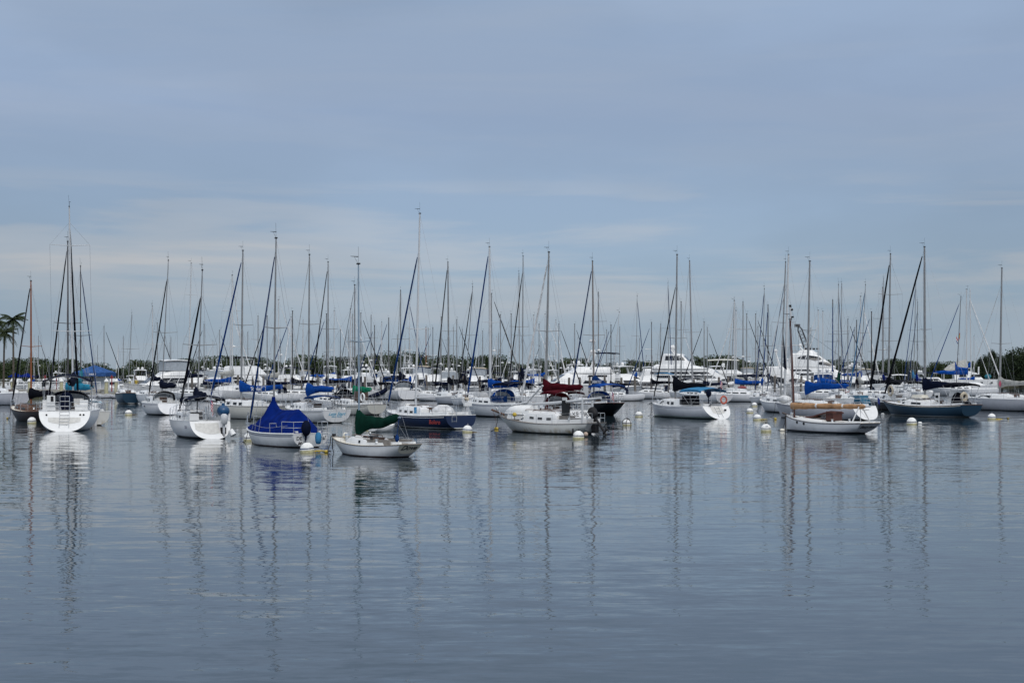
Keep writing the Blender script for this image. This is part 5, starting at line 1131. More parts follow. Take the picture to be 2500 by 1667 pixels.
# the tall white yacht with curved oval windows (bow right)
y = yacht(24, 5.6, 2.3, [(-8.5, 6.8, 2.0, 4.0, 4.2, .6, 2.3, [('band', .08, .62, .25, .8, 1), ('front', .3, .85)]), (-5.5, 3.6, 4.0, 6.5, 3.6, 1.0, 2.0, [('oval', .25, .95, .45, .85), ('oval', .70, 1.0, .05, .40), ('front', .35, .8)]), (-3.6, .4, 6.5, 7.1, 1.0, .8, 1.5, [])],
          'motor_yacht', 'yacht', arch=(-2.6, 6.8, 7.6, 1.3), dome=2)
y['label'] = 'tallest white motor yacht with oval windows, right of the lattice crane boom'; y.location = (XP(1992, 292), 292, .6); y.rotation_euler = (0, 0, R(-10))
g = G(); [g.box((-1.8 + .7 * k, .3 * (-1) ** k, 7.35), (.5, .4, .3)) for k in range(4)]; g.build('roof_gear', BLACK, y)
LAND.append((2015, 'oval-window yacht'))
# sport yacht in front of it
y = yacht(16, 4.6, 1.7, [(-5.5, 4.6, 1.5, 3.2, 3.6, .8, 1.9, [('oval', .20, .52, .2, .85), ('oval', .56, .92, .15, .7), ('front', .25, .8)]), (-4.6, .8, 3.2, 4.5, 1.9, .5, 1.6, [])], 'motor_yacht', 'yacht', arch=(-2.4, 4.3, 6.6, 1.5), dome=1)
y['label'] = 'white sport yacht with curved dark windows, lower left of the oval-window yacht'; y.location = (XP(1935, 250), 250, 0); y.rotation_euler = (0, 0, R(-8))
y = yacht(14, 4.5, 1.6, [(-4.5, 3.6, 1.4, 3.3, 2.0, .3, 1.8, [('band', .1, .9, .4, .8, 4), ('front', .35, .85)]), (-3.2, 1.2, 3.3, 4.3, .9, .2, 1.5, [])], 'sportfishing_boat', 'fishing boat', top=(-2.6, .4, 6.1, 1.3, WHITE), tower=True)
y['label'] = 'white sportfishing boat with lattice tower left of the oval-window yacht'; y.location = (XP(1946, 305), 305, 0); y.rotation_euler = (0, 0, R(-20))
# the broad yacht in the centre right
y = yacht(22, 5.4, 2.4, [(-8.5, 6.5, 2.1, 4.2, 3.6, .6, 2.3, [('band', .10, .90, .30, .78, 3), ('front', .3, .85)]), (-6.5, 2.6, 4.2, 4.9, 3.2, .6, 2.3, []), (-5.2, -.2, 4.9, 6.6, 1.6, .5, 1.7, [('band', .12, .92, .40, .82, 4), ('front', .35, .85)])], 'motor_yacht', 'yacht', arch=(-3.4, 6.5, 7.3, 1.4), dome=3)
y['label'] = 'broad white motor yacht with glazed upper helm behind the scoop-stern sloop'; y.location = (XP(1694, 258), 258, 0); y.rotation_euler = (0, 0, R(-14))
LAND.append((1740, 'glazed-helm yacht'))
y = yacht(15, 4.6, 1.9, [(-5, 4.6, 1.7, 3.4, 3.0, .3, 1.9, [('band', .12, .85, .3, .8, 3), ('front', .3, .85)]), (-4, 1.5, 3.4, 4.0, 1.2, .2, 1.7, [])], 'motor_yacht', 'yacht', top=(-4.4, .6, 5.6, 1.7, CREAM), arch=None)
y['label'] = 'white motor yacht with cream hardtop right of the glazed-helm yacht'; y.location = (XP(1795, 262), 262, 0); y.rotation_euler = (0, 0, R(-12))
y = yacht(13, 4.6, 1.8, [(-5, 4.0, 1.6, 3.3, 2.6, .2, 1.95, [('band', .1, .6, .25, .8, 2), ('front', .25, .9)]), (-4.0, 1.6, 3.3, 4.5, 1.3, .2, 1.7, [])], 'motor_yacht', 'yacht', hullm=YCRM, top=(-3.8, -.2, 5.7, 1.5, CV['black']), awn=(-5.6, -3.6, 1.6, 3.4, 1.8, CV['beige']))
y['label'] = 'cream flybridge motor yacht with black top behind the blue-lettered sail cover'; y.location = (XP(618, 232), 232, 0); y.rotation_euler = (0, 0, R(-16))
y = yacht(13, 4.4, 1.7, [(-4.5, 4.0, 1.5, 3.1, 2.4, .2, 1.9, [('band', .2, .8, .3, .8, 3), ('front', .3, .85)]), (-3.8, 1.2, 3.1, 3.9, 1.0, .2, 1.7, [])], 'motor_yacht', 'yacht', awn=(-3.2, .4, 3.9, 5.4, 1.6, VINYL), top=(-3.5, .7, 5.4, 1.8, WHITE))
y['label'] = 'white motor yacht with clear enclosed flybridge left of the slanted-window sloop'; y.location = (XP(402, 245), 245, 0); y.rotation_euler = (0, 0, R(-150))
y = yacht(15, 4.8, 2.0, [(-5.5, 4.6, 1.8, 3.5, 2.6, .3, 2.0, [('band', .15, .55, .1, .85, 1), ('front', .25, .9)]), (-4.8, 1.6, 3.5, 4.4, 1.3, .2, 1.9, [])], 'motor_yacht', 'yacht', arch=(-2.0, 4.2, 6.3, 1.8), dome=2, top=(-6.0, -2.4, 6.4, 1.6, CV['navy']))
y['label'] = 'white motor yacht with tall white arch and navy top left of the black-hull sloop'; y.location = (XP(1412, 238), 238, 0); y.rotation_euler = (0, 0, R(-170))

# eight kinds of ordinary motor yacht, copied into the slips
kinds = []
specs = [(11, 4.0, 1.5, [(-3.6, 3.2, 1.3, 2.7, 1.8, .2, 1.6, [('band', .1, .85, .35, .8, 3), ('front', .3, .85), ('aft', .1, .8)]), (-2.8, .9, 2.7, 3.5, .8, .2, 1.4, [])], dict(top=(-2.6, .2, 4.6, 1.3, CV['navy'])), 'flybridge yacht with navy top'),
         (12, 4.2, 1.6, [(-4.2, 3.6, 1.4, 2.9, 2.2, .2, 1.7, [('band', .15, .8, .35, .8, 4), ('front', .3, .85), ('aft', .1, .8)]), (-3.4, .8, 2.9, 3.7, .9, .2, 1.5, [])], dict(arch=(-2.2, 3.5, 5.0, 1.4), awn=(-3.0, -.4, 3.7, 4.9, 1.4, VINYL)), 'yacht with clear upper enclosure'),
         (10, 3.8, 1.4, [(-2.6, 3.0, 1.2, 2.6, 1.8, .2, 1.5, [('band', .15, .85, .3, .85, 2), ('front', .3, .85), ('aft', .1, .8)])], dict(arch=(-2.4, 1.6, 3.4, 1.5), top=(-2.6, .2, 3.5, 1.4, CV['navy'])), 'express cruiser with navy top'),
         (13, 4.4, 1.7, [(-4.6, 3.8, 1.5, 3.2, 2.4, .2, 1.9, [('band', .12, .85, .35, .82, 3), ('front', .3, .85), ('aft', .1, .8)]), (-3.8, 1.2, 3.2, 4.0, 1.2, .2, 1.7, [])], dict(top=(-3.4, .2, 5.3, 1.5, WHITE), arch=(-3.0, 4.0, 5.4, 1.4)), 'hardtop yacht'),
         (11.5, 4.1, 1.5, [(-3.4, 3.4, 1.3, 2.8, 1.6, .1, 1.6, [('band', .1, .9, .4, .8, 4), ('front', .35, .85), ('aft', .1, .8)]), (-2.5, .6, 2.8, 3.6, .6, .1, 1.3, [])], dict(top=(-2.3, .2, 5.0, 1.2, WHITE), tower=True), 'fishing boat with tower'),
         (9, 3.3, 1.2, [(-1.2, 1.6, 1.0, 2.0, .9, .1, .9, [('front', .3, .9), ('band', .2, .8, .3, .9, 1)])], dict(top=(-1.8, 1.0, 3.1, 1.1, CV['white'])), 'centre-console boat'),
         (12.5, 4.2, 1.6, [(-5.0, 3.4, 1.4, 3.0, 1.6, .1, 1.75, [('band', .08, .9, .35, .8, 6), ('front', .35, .85), ('aft', .1, .8)]), (-2.5, 1.4, 3.0, 3.8, .6, .2, 1.5, [])], dict(awn=(-2.2, .8, 3.8, 5.0, 1.4, VINYL), top=(-2.4, 1.0, 5.0, 1.5, CV['beige'])), 'trawler yacht with beige top'),
         (10.5, 3.9, 1.5, [(-3.0, 3.1, 1.3, 2.7, 2.0, .2, 1.5, [('oval', .25, .85, .35, .85), ('front', .3, .85), ('aft', .1, .8)])], dict(hullm=YNAV, arch=(-2.6, 2.0, 3.9, 1.6), awn=(-2.6, .0, 2.6, 3.6, 1.4, CV['midblue'])), 'navy-hull cruiser with blue canvas')]
for sp in specs: kinds.append((yacht(sp[0], sp[1], sp[2], sp[3], 'motor_yacht', 'yacht', **sp[4]), sp[5]))
used = set()
def put_yacht(k, px_, D, ang, group, sc=1.0):
    src, what = kinds[k]
    if k not in used: used.add(k); o = src; o.location = (XP(px_, D), D, 0); o.rotation_euler = (0, 0, ang); o.scale = (sc,) * 3; o['group'] = group
    else: o = dup(src, (XP(px_, D), D, 0), ang, sc, group)
    o['category'] = 'yacht'; auto(o, px_, what)
rows_ = [(232, 56, (355, 2080), 'motor boats in the near slips of the marina'), (282, 48, (330, 2200), 'motor boats in the middle slips of the marina'), (342, 40, (310, 2130), 'motor boats in the far slips of the marina')]
for ri, (D, stp, (a0, a1), grp) in enumerate(rows_):
    px_ = a0 + rnd.uniform(0, 20)
    while px_ < a1:
        k = rnd.choice([0, 0, 1, 2, 3, 3, 4, 4, 5, 5, 6, 7]); ang = (R(90) if rnd.random() < .5 else R(-90)) + rnd.uniform(-.3, .3)
        if rnd.random() < .22: ang = R(rnd.choice([0, 180])) + rnd.uniform(-.3, .3); px_ += 22
        skip = any(abs(px_ - q) < wdt for q, wdt in (((618, 62), (402, 55), (1412, 60), (1694, 85), (1795, 50), (1935, 70)) if ri == 0 else ((1694, 60), (1992, 60), (1946, 30)) if ri == 1 else ()))
        if not skip and not (ri == 0 and rnd.random() < .12): put_yacht(k, px_, D + rnd.uniform(-8, 8), ang, grp, rnd.uniform(.74, .93))
        px_ += stp * rnd.uniform(.75, 1.2)
for q, k_ in ((14, 5), (45, 0), (95, 5), (122, 0), (150, 3), (178, 5), (285, 0)): put_yacht(k_, q, 352, R(80), rows_[2][3], .66)
put_yacht(5, 2190, 300, R(170), rows_[1][3]); put_yacht(2, 2275, 330, R(10), rows_[1][3])

# ------------------------------------------------------------------ far sailing boats in the marina
def far_boat(cv, fu, mm, fl, sp_, seed, flip=1, mizzen=False):
    b = boat(0, 0, depth(1000), 10.5, 'x', None, mast=1, top=1, place=(0, 1000, 0), full=False, group=None, name='sailboat', furl=None, boom=False) if False else None
    h = Hull(10.5, 3.3, 1.05, 1.35, 1.15, .9, .1, .74, .03)
    t = thing('sailboat', 'x', 'sailboat'); h.hull(14).build('hull', HM['whiteboot'](), t, smooth=50); h.transom().build('transom', HM['whiteboot'](), t); h.deck(ns=10).build('deck', WHITE, t)
    cg, on, ct, S = cabin(h, -1.4, 3.2, .48, n=8); co = cg.build('cabin', WHITE, t, smooth=35)
    for a_, b_ in ((.1, .3), (.36, .56), (.62, .76)):
        for sg in (1, -1): rect_window(on, a_, b_, sides=(sg,)).build('window', GLASS, co)
    H = 13.2; g = G(); g.tube([(.9, 0, 1.4), (.9, 0, H)], [.095, .065], 6); mo = g.build('mast', mm, t, smooth=60)
    g = G(); g.box((.9, 0, H + .03), (.22, .08, .08)); g.tube([(1.0, 0, H), (1.02, 0, H + .5)], .008, 3); g.tube([(.8, 0, H + .42), (1.2, 0, H + .45)], .010, 3); g.build('masthead_fitting', BLACK, mo)
    wi = G()
    for s_ in sp_:
        g = G(); zz = 1.4 + (H - 1.4) * s_
        for sg in (1, -1): g.tube([(.9, 0, zz), (.8, sg * 1.1, zz + .05)], .025, 4)
        g.build('spreader', mm, mo)
    for sg in (1, -1): wi.tube([(.9, 0, H - .1), (.8, sg * 1.1, 1.4 + (H - 1.4) * sp_[-1]), (.75, sg * 1.55, 1.1)], .010, 3)
    wi.tube([(-5.2, 0, 1.2), (.9, 0, H)], .010, 3); wi.tube([(5.2, 0, 1.4), (.95, 0, H - .2)], .010, 3); wi.build('rigging', WIRE, t)
    if fu:
        g = G(); a_ = Vector((5.15, 0, 1.5)); b_ = Vector((.98, 0, H - .3)); g.tube([a_.lerp(b_, .03 + .9 * i / 6) for i in range(7)], [fl, fl, fl * .9, fl * .8, fl * .7, fl * .6, fl * .4], 6); g.build('furled_jib', CV[fu], t)
    g = G(); g.tube([(.85, 0, 2.6), (-3.2, 0, 2.75)], .06, 6); g.build('boom', mm, t)
    if cv: cover_geom(.96, 2.65, -3.1, 2.8, .45, th=.19, seed=seed, n=9, rows_n=8).build('sail_cover', CV[cv], t, smooth=50)
    if seed % 2: g = G(); g.lathe([(.001, 0), (.24, .02), (.26, .12), (.001, .24)], 8, c=(1.25, 0, 5.6)); g.build('radar_dome', WHITE, mo)
    if seed % 3 == 0: bimini(t, h, -4.4, -2.0, 2.75, 1.15, CV['navy' if seed % 2 else 'sky'], frame=True)
    elif seed % 3 == 1: dodger(t, h, -2.0, -1.0, 1.3, 1.1, 1.0, CV['navy'])
    g = G()
    for sg in (1, -1): g.tube([(x, sg * (h.at(x)[0] - .03), h.at(x)[1] + .55) for x in (-5, -3, -1, 1, 3, 4.6)] + [(5.3, 0, h.sz(1) + .6)], .014, 3); [g.tube([(x, sg * (h.at(x)[0] - .03), h.at(x)[1]), (x, sg * (h.at(x)[0] - .03), h.at(x)[1] + .55)], .014, 3) for x in (-5, -3, -1, 1, 3, 4.6)]
    g.build('lifeline', STEEL, t)
    return t
FK = [(far_boat('navy', 'black', ALU, .09, (.5,), 1), 'far sloop with navy cover'), (far_boat('blue', 'white', ALUW, .085, (.5,), 2), 'far white-mast sloop with blue cover'), (far_boat(None, None, ALU, 0, (.36, .68), 3), 'far sloop with bare grey mast'),
      (far_boat('black', 'midblue', ALUD, .09, (.5,), 4), 'far dark-mast sloop'), (far_boat('grey', 'white', ALUW, .08, (.36, .68), 5), 'far white-mast sloop with grey cover'), (far_boat('navy', 'grey', ALU, .05, (.5,), 7), 'far sloop with grey jib'), (far_boat(None, None, WOODM, 0, (.5,), 6), 'far brown-mast sloop')]
fu_ = set()
#  photo column and row of the masthead, kind, jib leaning: -1 left, 1 right, 0 end-on
FM = [(83, 797, 1, 0), (94, 820, 0, 1), (143, 796, 2, 0), (238, 842, 2, 0), (254, 777, 0, 1), (289, 843, 1, 0), (301, 820, 2, 0), (384, 787, 0, 1), (415, 836, 2, 1), (536, 805, 0, 1), (567, 670, 4, 0), (605, 810, 2, 1), (630, 770, 2, 0), (680, 730, 4, 1), (711, 772, 1, 0), (740, 780, 4, 0),
      (816, 757, 1, 1), (831, 800, 3, 1), (851, 805, 2, 0), (861, 766, 2, 0), (881, 763, 0, 1), (906, 768, 2, 0), (932, 785, 4, 0), (949, 775, 3, -1), (978, 707, 5, 0), (990, 843, 1, 0), (1040, 797, 6, 0), (1077, 772, 2, 0), (1107, 798, 2, 0), (1129, 803, 5, -1), (1178, 825, 2, 1), (1200, 715, 0, 1), (1217, 813, 2, 0), (1248, 765, 5, -1),
      (1316, 790, 2, 1), (1331, 765, 1, 1), (1357, 780, 4, 0), (1403, 790, 0, 1), (1461, 712, 2, 0), (1613, 790, 5, 0), (1663, 735, 2, 0), (1793, 732, 4, 0), (1814, 735, 2, 0), (1823, 765, 0, 1), (1845, 765, 0, 1), (1875, 742, 3, 0), (2033, 730, 3, 0), (2101, 722, 1, 0), (2155, 700, 2, 0), (2225, 855, 0, -1), (2360, 705, 1, 1), (2378, 820, 1, 1)]
for px_ in range(200, 2110, 30):
    if rnd.random() < .70: FM.append((px_ + rnd.uniform(-12, 12), rnd.uniform(795, 862), rnd.choice([2, 2, 2, 1, 5, 4, 0]), rnd.choice([-1, 0, 0, 1, 1])))
NF = len(FM)
for q in (500, 560, 655, 720, 790, 865, 925, 1070, 1125, 1210, 1300, 1365, 1490, 1580, 1720, 1785, 1845, 1990, 2020, 2060, 2095, 2130): FM.append((q + rnd.uniform(-14, 14), rnd.uniform(752, 800), rnd.choice([0, 0, 3, 5, 1]), rnd.choice([-1, -1, 1])))
for i, (px_, ty, k, ln) in enumerate(FM):
    D = rnd.uniform(205, 300) if ty < 800 else rnd.uniform(300, 385)
    if i >= NF: D = rnd.uniform(196, 222)
    H = ZP(ty, D)
    while H > 17.5: D -= 8; H = ZP(ty, D)
    while H < 9 and D < 385: D += 8; H = ZP(ty, D)
    sc = H / 13.3; src, what = FK[k]
    ang = {-1: R(180), 1: 0, 0: rnd.choice([R(90), R(-90)])}[ln] + rnd.uniform(-.5, .5)
    if px_ < 340: D = max(D, 275); H = ZP(ty, D)
    loc_ = (XP(px_, D) - .9 * sc * math.cos(ang), D - .9 * sc * math.sin(ang), 0)
    if k not in fu_: fu_.add(k); o = src; o.location = loc_; o.rotation_euler = (0, 0, ang); o.scale = (sc,) * 3
    else: o = dup(src, loc_, ang, sc)
    o['group'] = 'sailing boats berthed in the marina'; auto(o, px_, what)

# ------------------------------------------------------------------ small craft and docks
def skiff(name, label, px_, wl, rz, Ln, hm, grp=None):
    D = depth(wl); t = thing(name, label, 'dinghy', (XP(px_, D), D, 0), rz, grp); h = Hull(Ln, Ln * .42, .42, .6, .42, .4, .05, .75, dr=.1)
    h.hull(10).build('hull', hm, t, smooth=50); h.transom().build('transom', hm, t); h.deck(-.12, 8).build('floor', mat('dinghy_floor', (.3, .3, .3), .7), t)
    g = G(); [g.box((x, 0, .36), (.2, Ln * .36, .04)) for x in (-Ln * .25, Ln * .1)]; g.build('thwart', CREAM, t); h.rail(.03).build('gunwale', STEEL, t); return t
for i, (px_, wl, a_) in enumerate(((238, 972, 20), (252, 971, 160), (266, 972, 10), (280, 971, 175), (296, 972, 15), (312, 969, 165))):
    auto(skiff('dinghy', 'x', px_, wl, R(a_), 2.6 + .2 * (i % 3), HM['white' if i % 2 else 'pearl'](), 'dinghies tied along the floating dock'), px_, 'small dinghy at the floating dock')
skiff('dinghy', 'light blue dinghy end-on left of the short-blue-cover sloop', 1829, 975, R(200), 3.2, HM['ltblue']())
inflatable('inflatable_dinghy', 'grey inflatable dinghy with red bag behind the light blue dinghy', (XP(1800, 215), 215, 1.35), R(175), 3.6, 1.7, CV['grey'], WHITE)
t = thing('bag', 'red bag lying on the grey inflatable dinghy', 'bag', (XP(1812, 214), 214, 1.55)); g = G(); g.ball((0, 0, 0), .42, 10, (1.5, .7, .6)); g.build('bag_body', RED, t, smooth=50); g = G(); g.torus((0, 0, .4), .25, .04, 'y'); g.build('strap', BLACK, t)
b = mid(1752, 1838, 958, 9.5, 'white sloop with navy bimini below the grey inflatable dinghy', 'navy-bimini sloop', mast=1868 - 75, top=735, topx=1793, furl=None, boom=False, seed=300, bim=('navy', -.46, .0, 2.0), fm=1.1, place=(XP(1800, 222), 222, R(-165)))
inflatable('inflatable_dinghy', 'white inflatable dinghy hanging left of the navy-bimini sloop', (XP(1775, 216), 216, 2.0), R(5), 3.0, 1.2, CV['white'], WHITE, R(-8))

PILEM = mat('weathered_pile', (.13, .115, .10), .85, .3, 3); CONC = mat('dock_concrete', (.36, .34, .30), .85, .15, 2); PYEL = mat('pile_cream_yellow', (.46, .43, .27), .6, .1, 3)
def piling(h_, m_, capm=None):
    t = thing('dock_piling', 'x', 'piling'); g = G(); g.tube([(0, 0, -.6), (0.02, 0, h_ * .5), (0, 0, h_)], [.17, .165, .155], 10); g.build('post', m_, t, smooth=50)
    if capm: g = G(); g.lathe([(.21, h_ - .05), (.21, h_ + .06), (.001, h_ + .42)], 10); g.build('cap', capm, t)
    else: g = G(); g.lathe([(.165, h_ * .3), (.18, h_ * .3 + .03), (.18, h_ * .3 + .12), (.165, h_ * .3 + .15)], 10); g.build('rope_band', BLACK, t)
    return t
pp = piling(3.1, PILEM); pc = piling(1.9, PYEL, BW); first = True
for ri, (D, stp, a0, a1) in enumerate(((222, 33, 470, 2110), (270, 42, 330, 2080), (330, 60, 300, 2050))):
    px_ = a0
    while px_ < a1:
        x = px_ + rnd.uniform(-8, 8); Dd = D + rnd.uniform(-3, 3)
        o = pp if first else dup(pp, (0, 0, 0), 0); first = False
        o.location = (XP(x, Dd), Dd, rnd.uniform(-.3, .25)); o.rotation_euler = (rnd.uniform(-.03, .03), rnd.uniform(-.03, .03), rnd.uniform(0, 6)); o['group'] = 'timber pilings between the slips'; auto(o, x, 'grey timber piling')
        px_ += stp * rnd.uniform(.7, 1.3)
for i, (px_, D) in enumerate(((30, 238), (72, 240), (150, 240), (260, 236), (284, 237), (316, 262))):
    o = pc if i == 0 else dup(pc, (0, 0, 0), 0); o.location = (XP(px_, D), D, .1); o.rotation_euler = (0, 0, i); o.scale = (1.7, 1.7, 1.15); o['group'] = 'cream pilings with white conical caps'; auto(o, px_, 'cream piling with white cone cap')
# finger docks
def dock(label, x0, x1, D, wdt, z_, rail=False, m_=None):
    t = thing('dock', label, 'dock', (0, D, 0)); g = G(); g.box(((x0 + x1) / 2, 0, z_ - .2), (x1 - x0, wdt, .4)); g.build('deck', m_ or CONC, t)
    g = G(); n = int((x1 - x0) / 5); [g.box((x0 + .6 + (x1 - x0 - 1.2) * i / max(1, n), s * wdt * .36, z_ * .5 - .6), (.35, .35, z_ + .4)) for i in range(n + 1) for s in (1, -1)]; g.build('support', PILEM, t)
    if rail:
        g = G(); n = int((x1 - x0) / 1.9)
        for zz in (.35, .62, .88, 1.12): g.box(((x0 + x1) / 2, -wdt * .48, z_ + zz), (x1 - x0, .05, .05 if zz < 1 else .09))
        for i in range(n + 1): g.box((x0 + (x1 - x0) * i / n, -wdt * .48 - .003, z_ + .58), (.09, .08, 1.16))
        g.build('railing', WHITE, t)
    return t
dock('white-railed pier at the far left in front of the palms', XP(-60, 244), XP(250, 244), 244, 2.6, 1.05, True)
dock('low floating dock with dinghies below the blue canopy', XP(225, 239), XP(345, 239), 239, 2.6, .55)
dock('long concrete dock behind the near slips', XP(330, 256), XP(2100, 256), 256, 2.2, 1.0)
dock('long concrete dock behind the middle slips', XP(300, 312), XP(2100, 312), 312, 2.2, 1.1)
# blue canopy kiosk
Dk = 251; t = thing('canopy_kiosk', 'blue hip-roofed canopy with white pier lettering over a small white kiosk', 'canopy', (XP(231, Dk), Dk, 1.05), R(-6))
g = G(); hw, hd = 2.65, 2.3
ev = [(-hw, -hd, 2.55), (hw, -hd, 2.55), (hw, hd, 2.55), (-hw, hd, 2.55)]; apx = (0, 0, 3.75)
for k in range(4): g.poly([ev[k], ev[(k + 1) % 4], apx]); g.poly([ev[k], ev[(k + 1) % 4], (ev[(k + 1) % 4][0], ev[(k + 1) % 4][1], 1.98), (ev[k][0], ev[k][1], 1.98)])
co = g.build('canopy', canvas('canopy_blue', (.035, .09, .24)), t); lettering('PIER 7', .42, (.55, -hd - .02, 2.26), (1, 0, 0), (0, 0, 1), INKW, co)
for a_, b_ in ((-1, -1), (1, -1), (1, 1), (-1, 1)): g = G(); g.tube([(a_ * hw * .97, b_ * hd * .97, 0), (a_ * hw * .97, b_ * hd * .97, 2.5)], .06, 6); g.build('post', STEEL, t)
g = G(); g.box((1.1, .3, .95), (1.9, 1.6, 1.9)); g.box((-1.6, .3, .7), (.9, 1.0, 1.4)); g.build('kiosk', WHITE, t); g = G(); g.box((-.2, 0, 1.0), (.5, .4, 2.0)); g.build('notice_post', mat('post_grey', (.2, .2, .2)), t)
LAND.append((231, 'blue canopy'))
for px_, D in ((273, 240), (138, 262), (110, 268)):
    t = thing('red_marker', 'x', 'dock marker', (XP(px_, D), D, .8)); g = G(); g.box((0, 0, 1.0), (.14, .14, 2.1)); g.build('post', RED, t); g = G(); g.loft([[(-.28, y, 1.95), (.28, y, 1.95), (0, y, 2.45)] for y in (-.06, .06)], closed=True, caps=True); g.build('pointer', RED, t); t['group'] = 'red posts on the left dock'; auto(t, px_, 'red dock marker post')
for i, (px_, D) in enumerate(((38, 262), (66, 266), (180, 268))):
    t = thing('parasol', 'x', 'parasol', (XP(px_, D), D, .9)); g = G(); g.lathe([(1.3, 1.95), (1.25, 2.1), (.02, 2.65), (.001, 2.66)], 8); g.build('shade', CV['royal'], t); g = G(); g.tube([(0, 0, 0), (0, 0, 2.5)], .04, 6); g.build('pole', WHITE, t); t['group'] = 'blue parasols on the pier'; auto(t, px_, 'royal blue parasol on the left pier')
t = thing('person', 'person in a yellow jacket standing on the dock right of the blue canopy', 'person', (XP(333, 250), 250, 1.0)); 
g = G(); g.tube([(0, 0, .82), (0, 0, 1.1), (0, 0, 1.35), (0, 0, 1.46), (0, 0, 1.52)], [.17, .16, .21, .12, .06], 10); 
for sg in (1, -1): g.tube([(sg * .2, 0, 1.38), (sg * .27, .02, 1.1), (sg * .24, -.1, .86)], [.06, .05, .04], 6)
SKIN = mat('skin', (.35, .2, .13), .6); g2 = G(); g2.ball((0, 0, 1.63), .115, 10, (.85, 1, 1.15)); g2.tube([(0, 0, 1.48), (0, 0, 1.58)], .055, 6)
for sg in (1, -1): g2.tube([(sg * .09, 0, .9), (sg * .10, .01, .48), (sg * .10, 0, .06)], [.095, .07, .05], 8); g2.ball((sg * .10, -.06, .04), .07, 6, (.7, 1.6, .6))
bo = g2.build('body', SKIN, t, smooth=60); g.build('jacket', YEL, bo, smooth=60); g = G(); g.ball((0, .02, 1.68), .12, 8, (.9, 1, .9)); g.build('hair', BLACK, bo, smooth=60)
# crane
D = 330; t = thing('crane', 'dark lattice crane boom rising above the tall white yacht', 'crane', (XP(1998, D), D, 0), 0); A_ = Vector((0, 0, 2.0)); B_ = Vector((XP(1950, D) - XP(1998, D), 0, ZP(797, D)))
ax = (B_ - A_).normalized(); pr = Vector((ax.z, 0, -ax.x)); g = G(); n = 16; CR = mat('crane_steel', (.045, .047, .05), .6)
def cp(f, k): wdt = .55 * (1 - .25 * f) * (.4 if f > .97 else 1); return A_ + (B_ - A_) * f + pr * wdt * (1, 1, -1, -1)[k] + Vector((0, 1, 0)) * wdt * (1, -1, -1, 1)[k]
for k in range(4):
    g.tube([cp(i / n, k) for i in range(n + 1)], .07, 4)
    for i in range(n): g.tube([cp(i / n, k), cp((i + 1) / n, (k + 1) % 4)], .045, 3)
g.build('boom', CR, t); g = G(); g.box(tuple(B_ + Vector((-.3, 0, .2))), (1.1, .6, .6)); g.build('boom_head', CR, t); g = G(); g.tube([B_, B_ + Vector((-.1, 0, -9))], .03, 3); g.tube([B_, A_ + Vector((4.5, 0, 5))], .03, 3); g.build('cable', CR, t)
g = G(); g.box((1.5, 0, 1.6), (5, 3, 2.6)); g.tube([(4, 0, 2.8), (4.5, 0, 7)], .15, 5); g.build('cab', CR, t); g = G(); g.box((1.0, 0, .1), (14, 6, 1.2)); g.build('barge', CONC, t)
LAND.append((1960, 'crane'))

# ------------------------------------------------------------------ trees
def leafmat(name, a_, b_):
    global nt
    m = bpy.data.materials.new(name); m.use_nodes = True; nt = m.node_tree; b = nt.nodes['Principled BSDF']
    oi = N('ShaderNodeObjectInfo'); tcn = N('ShaderNodeTexCoord'); no = N('ShaderNodeTexNoise'); no.inputs['Scale'].default_value = 1.4; no.inputs['Detail'].default_value = 4; LK(tcn.outputs['Object'], no.inputs[0])
    f = MA('ADD', MA('MULTIPLY', RAMP(no.outputs[0], [(.3, 0.), (.7, 1.)]), .6), MA('MULTIPLY', oi.outputs['Random'], .4))
    LK(MIX(f, a_, b_), b.inputs['Base Color']); b.inputs['Roughness'].default_value = .75; b.inputs['Specular IOR Level'].default_value = .2
    return m
LEAF = leafmat('foliage_broadleaf', (.015, .029, .010), (.045, .064, .021)); LEAFD = leafmat('foliage_dark', (.009, .018, .009), (.026, .040, .015)); PALM = leafmat('foliage_palm', (.014, .026, .010), (.045, .060, .020))
BARK = mat('tree_bark', (.09, .075, .06), .9, .3, 4)
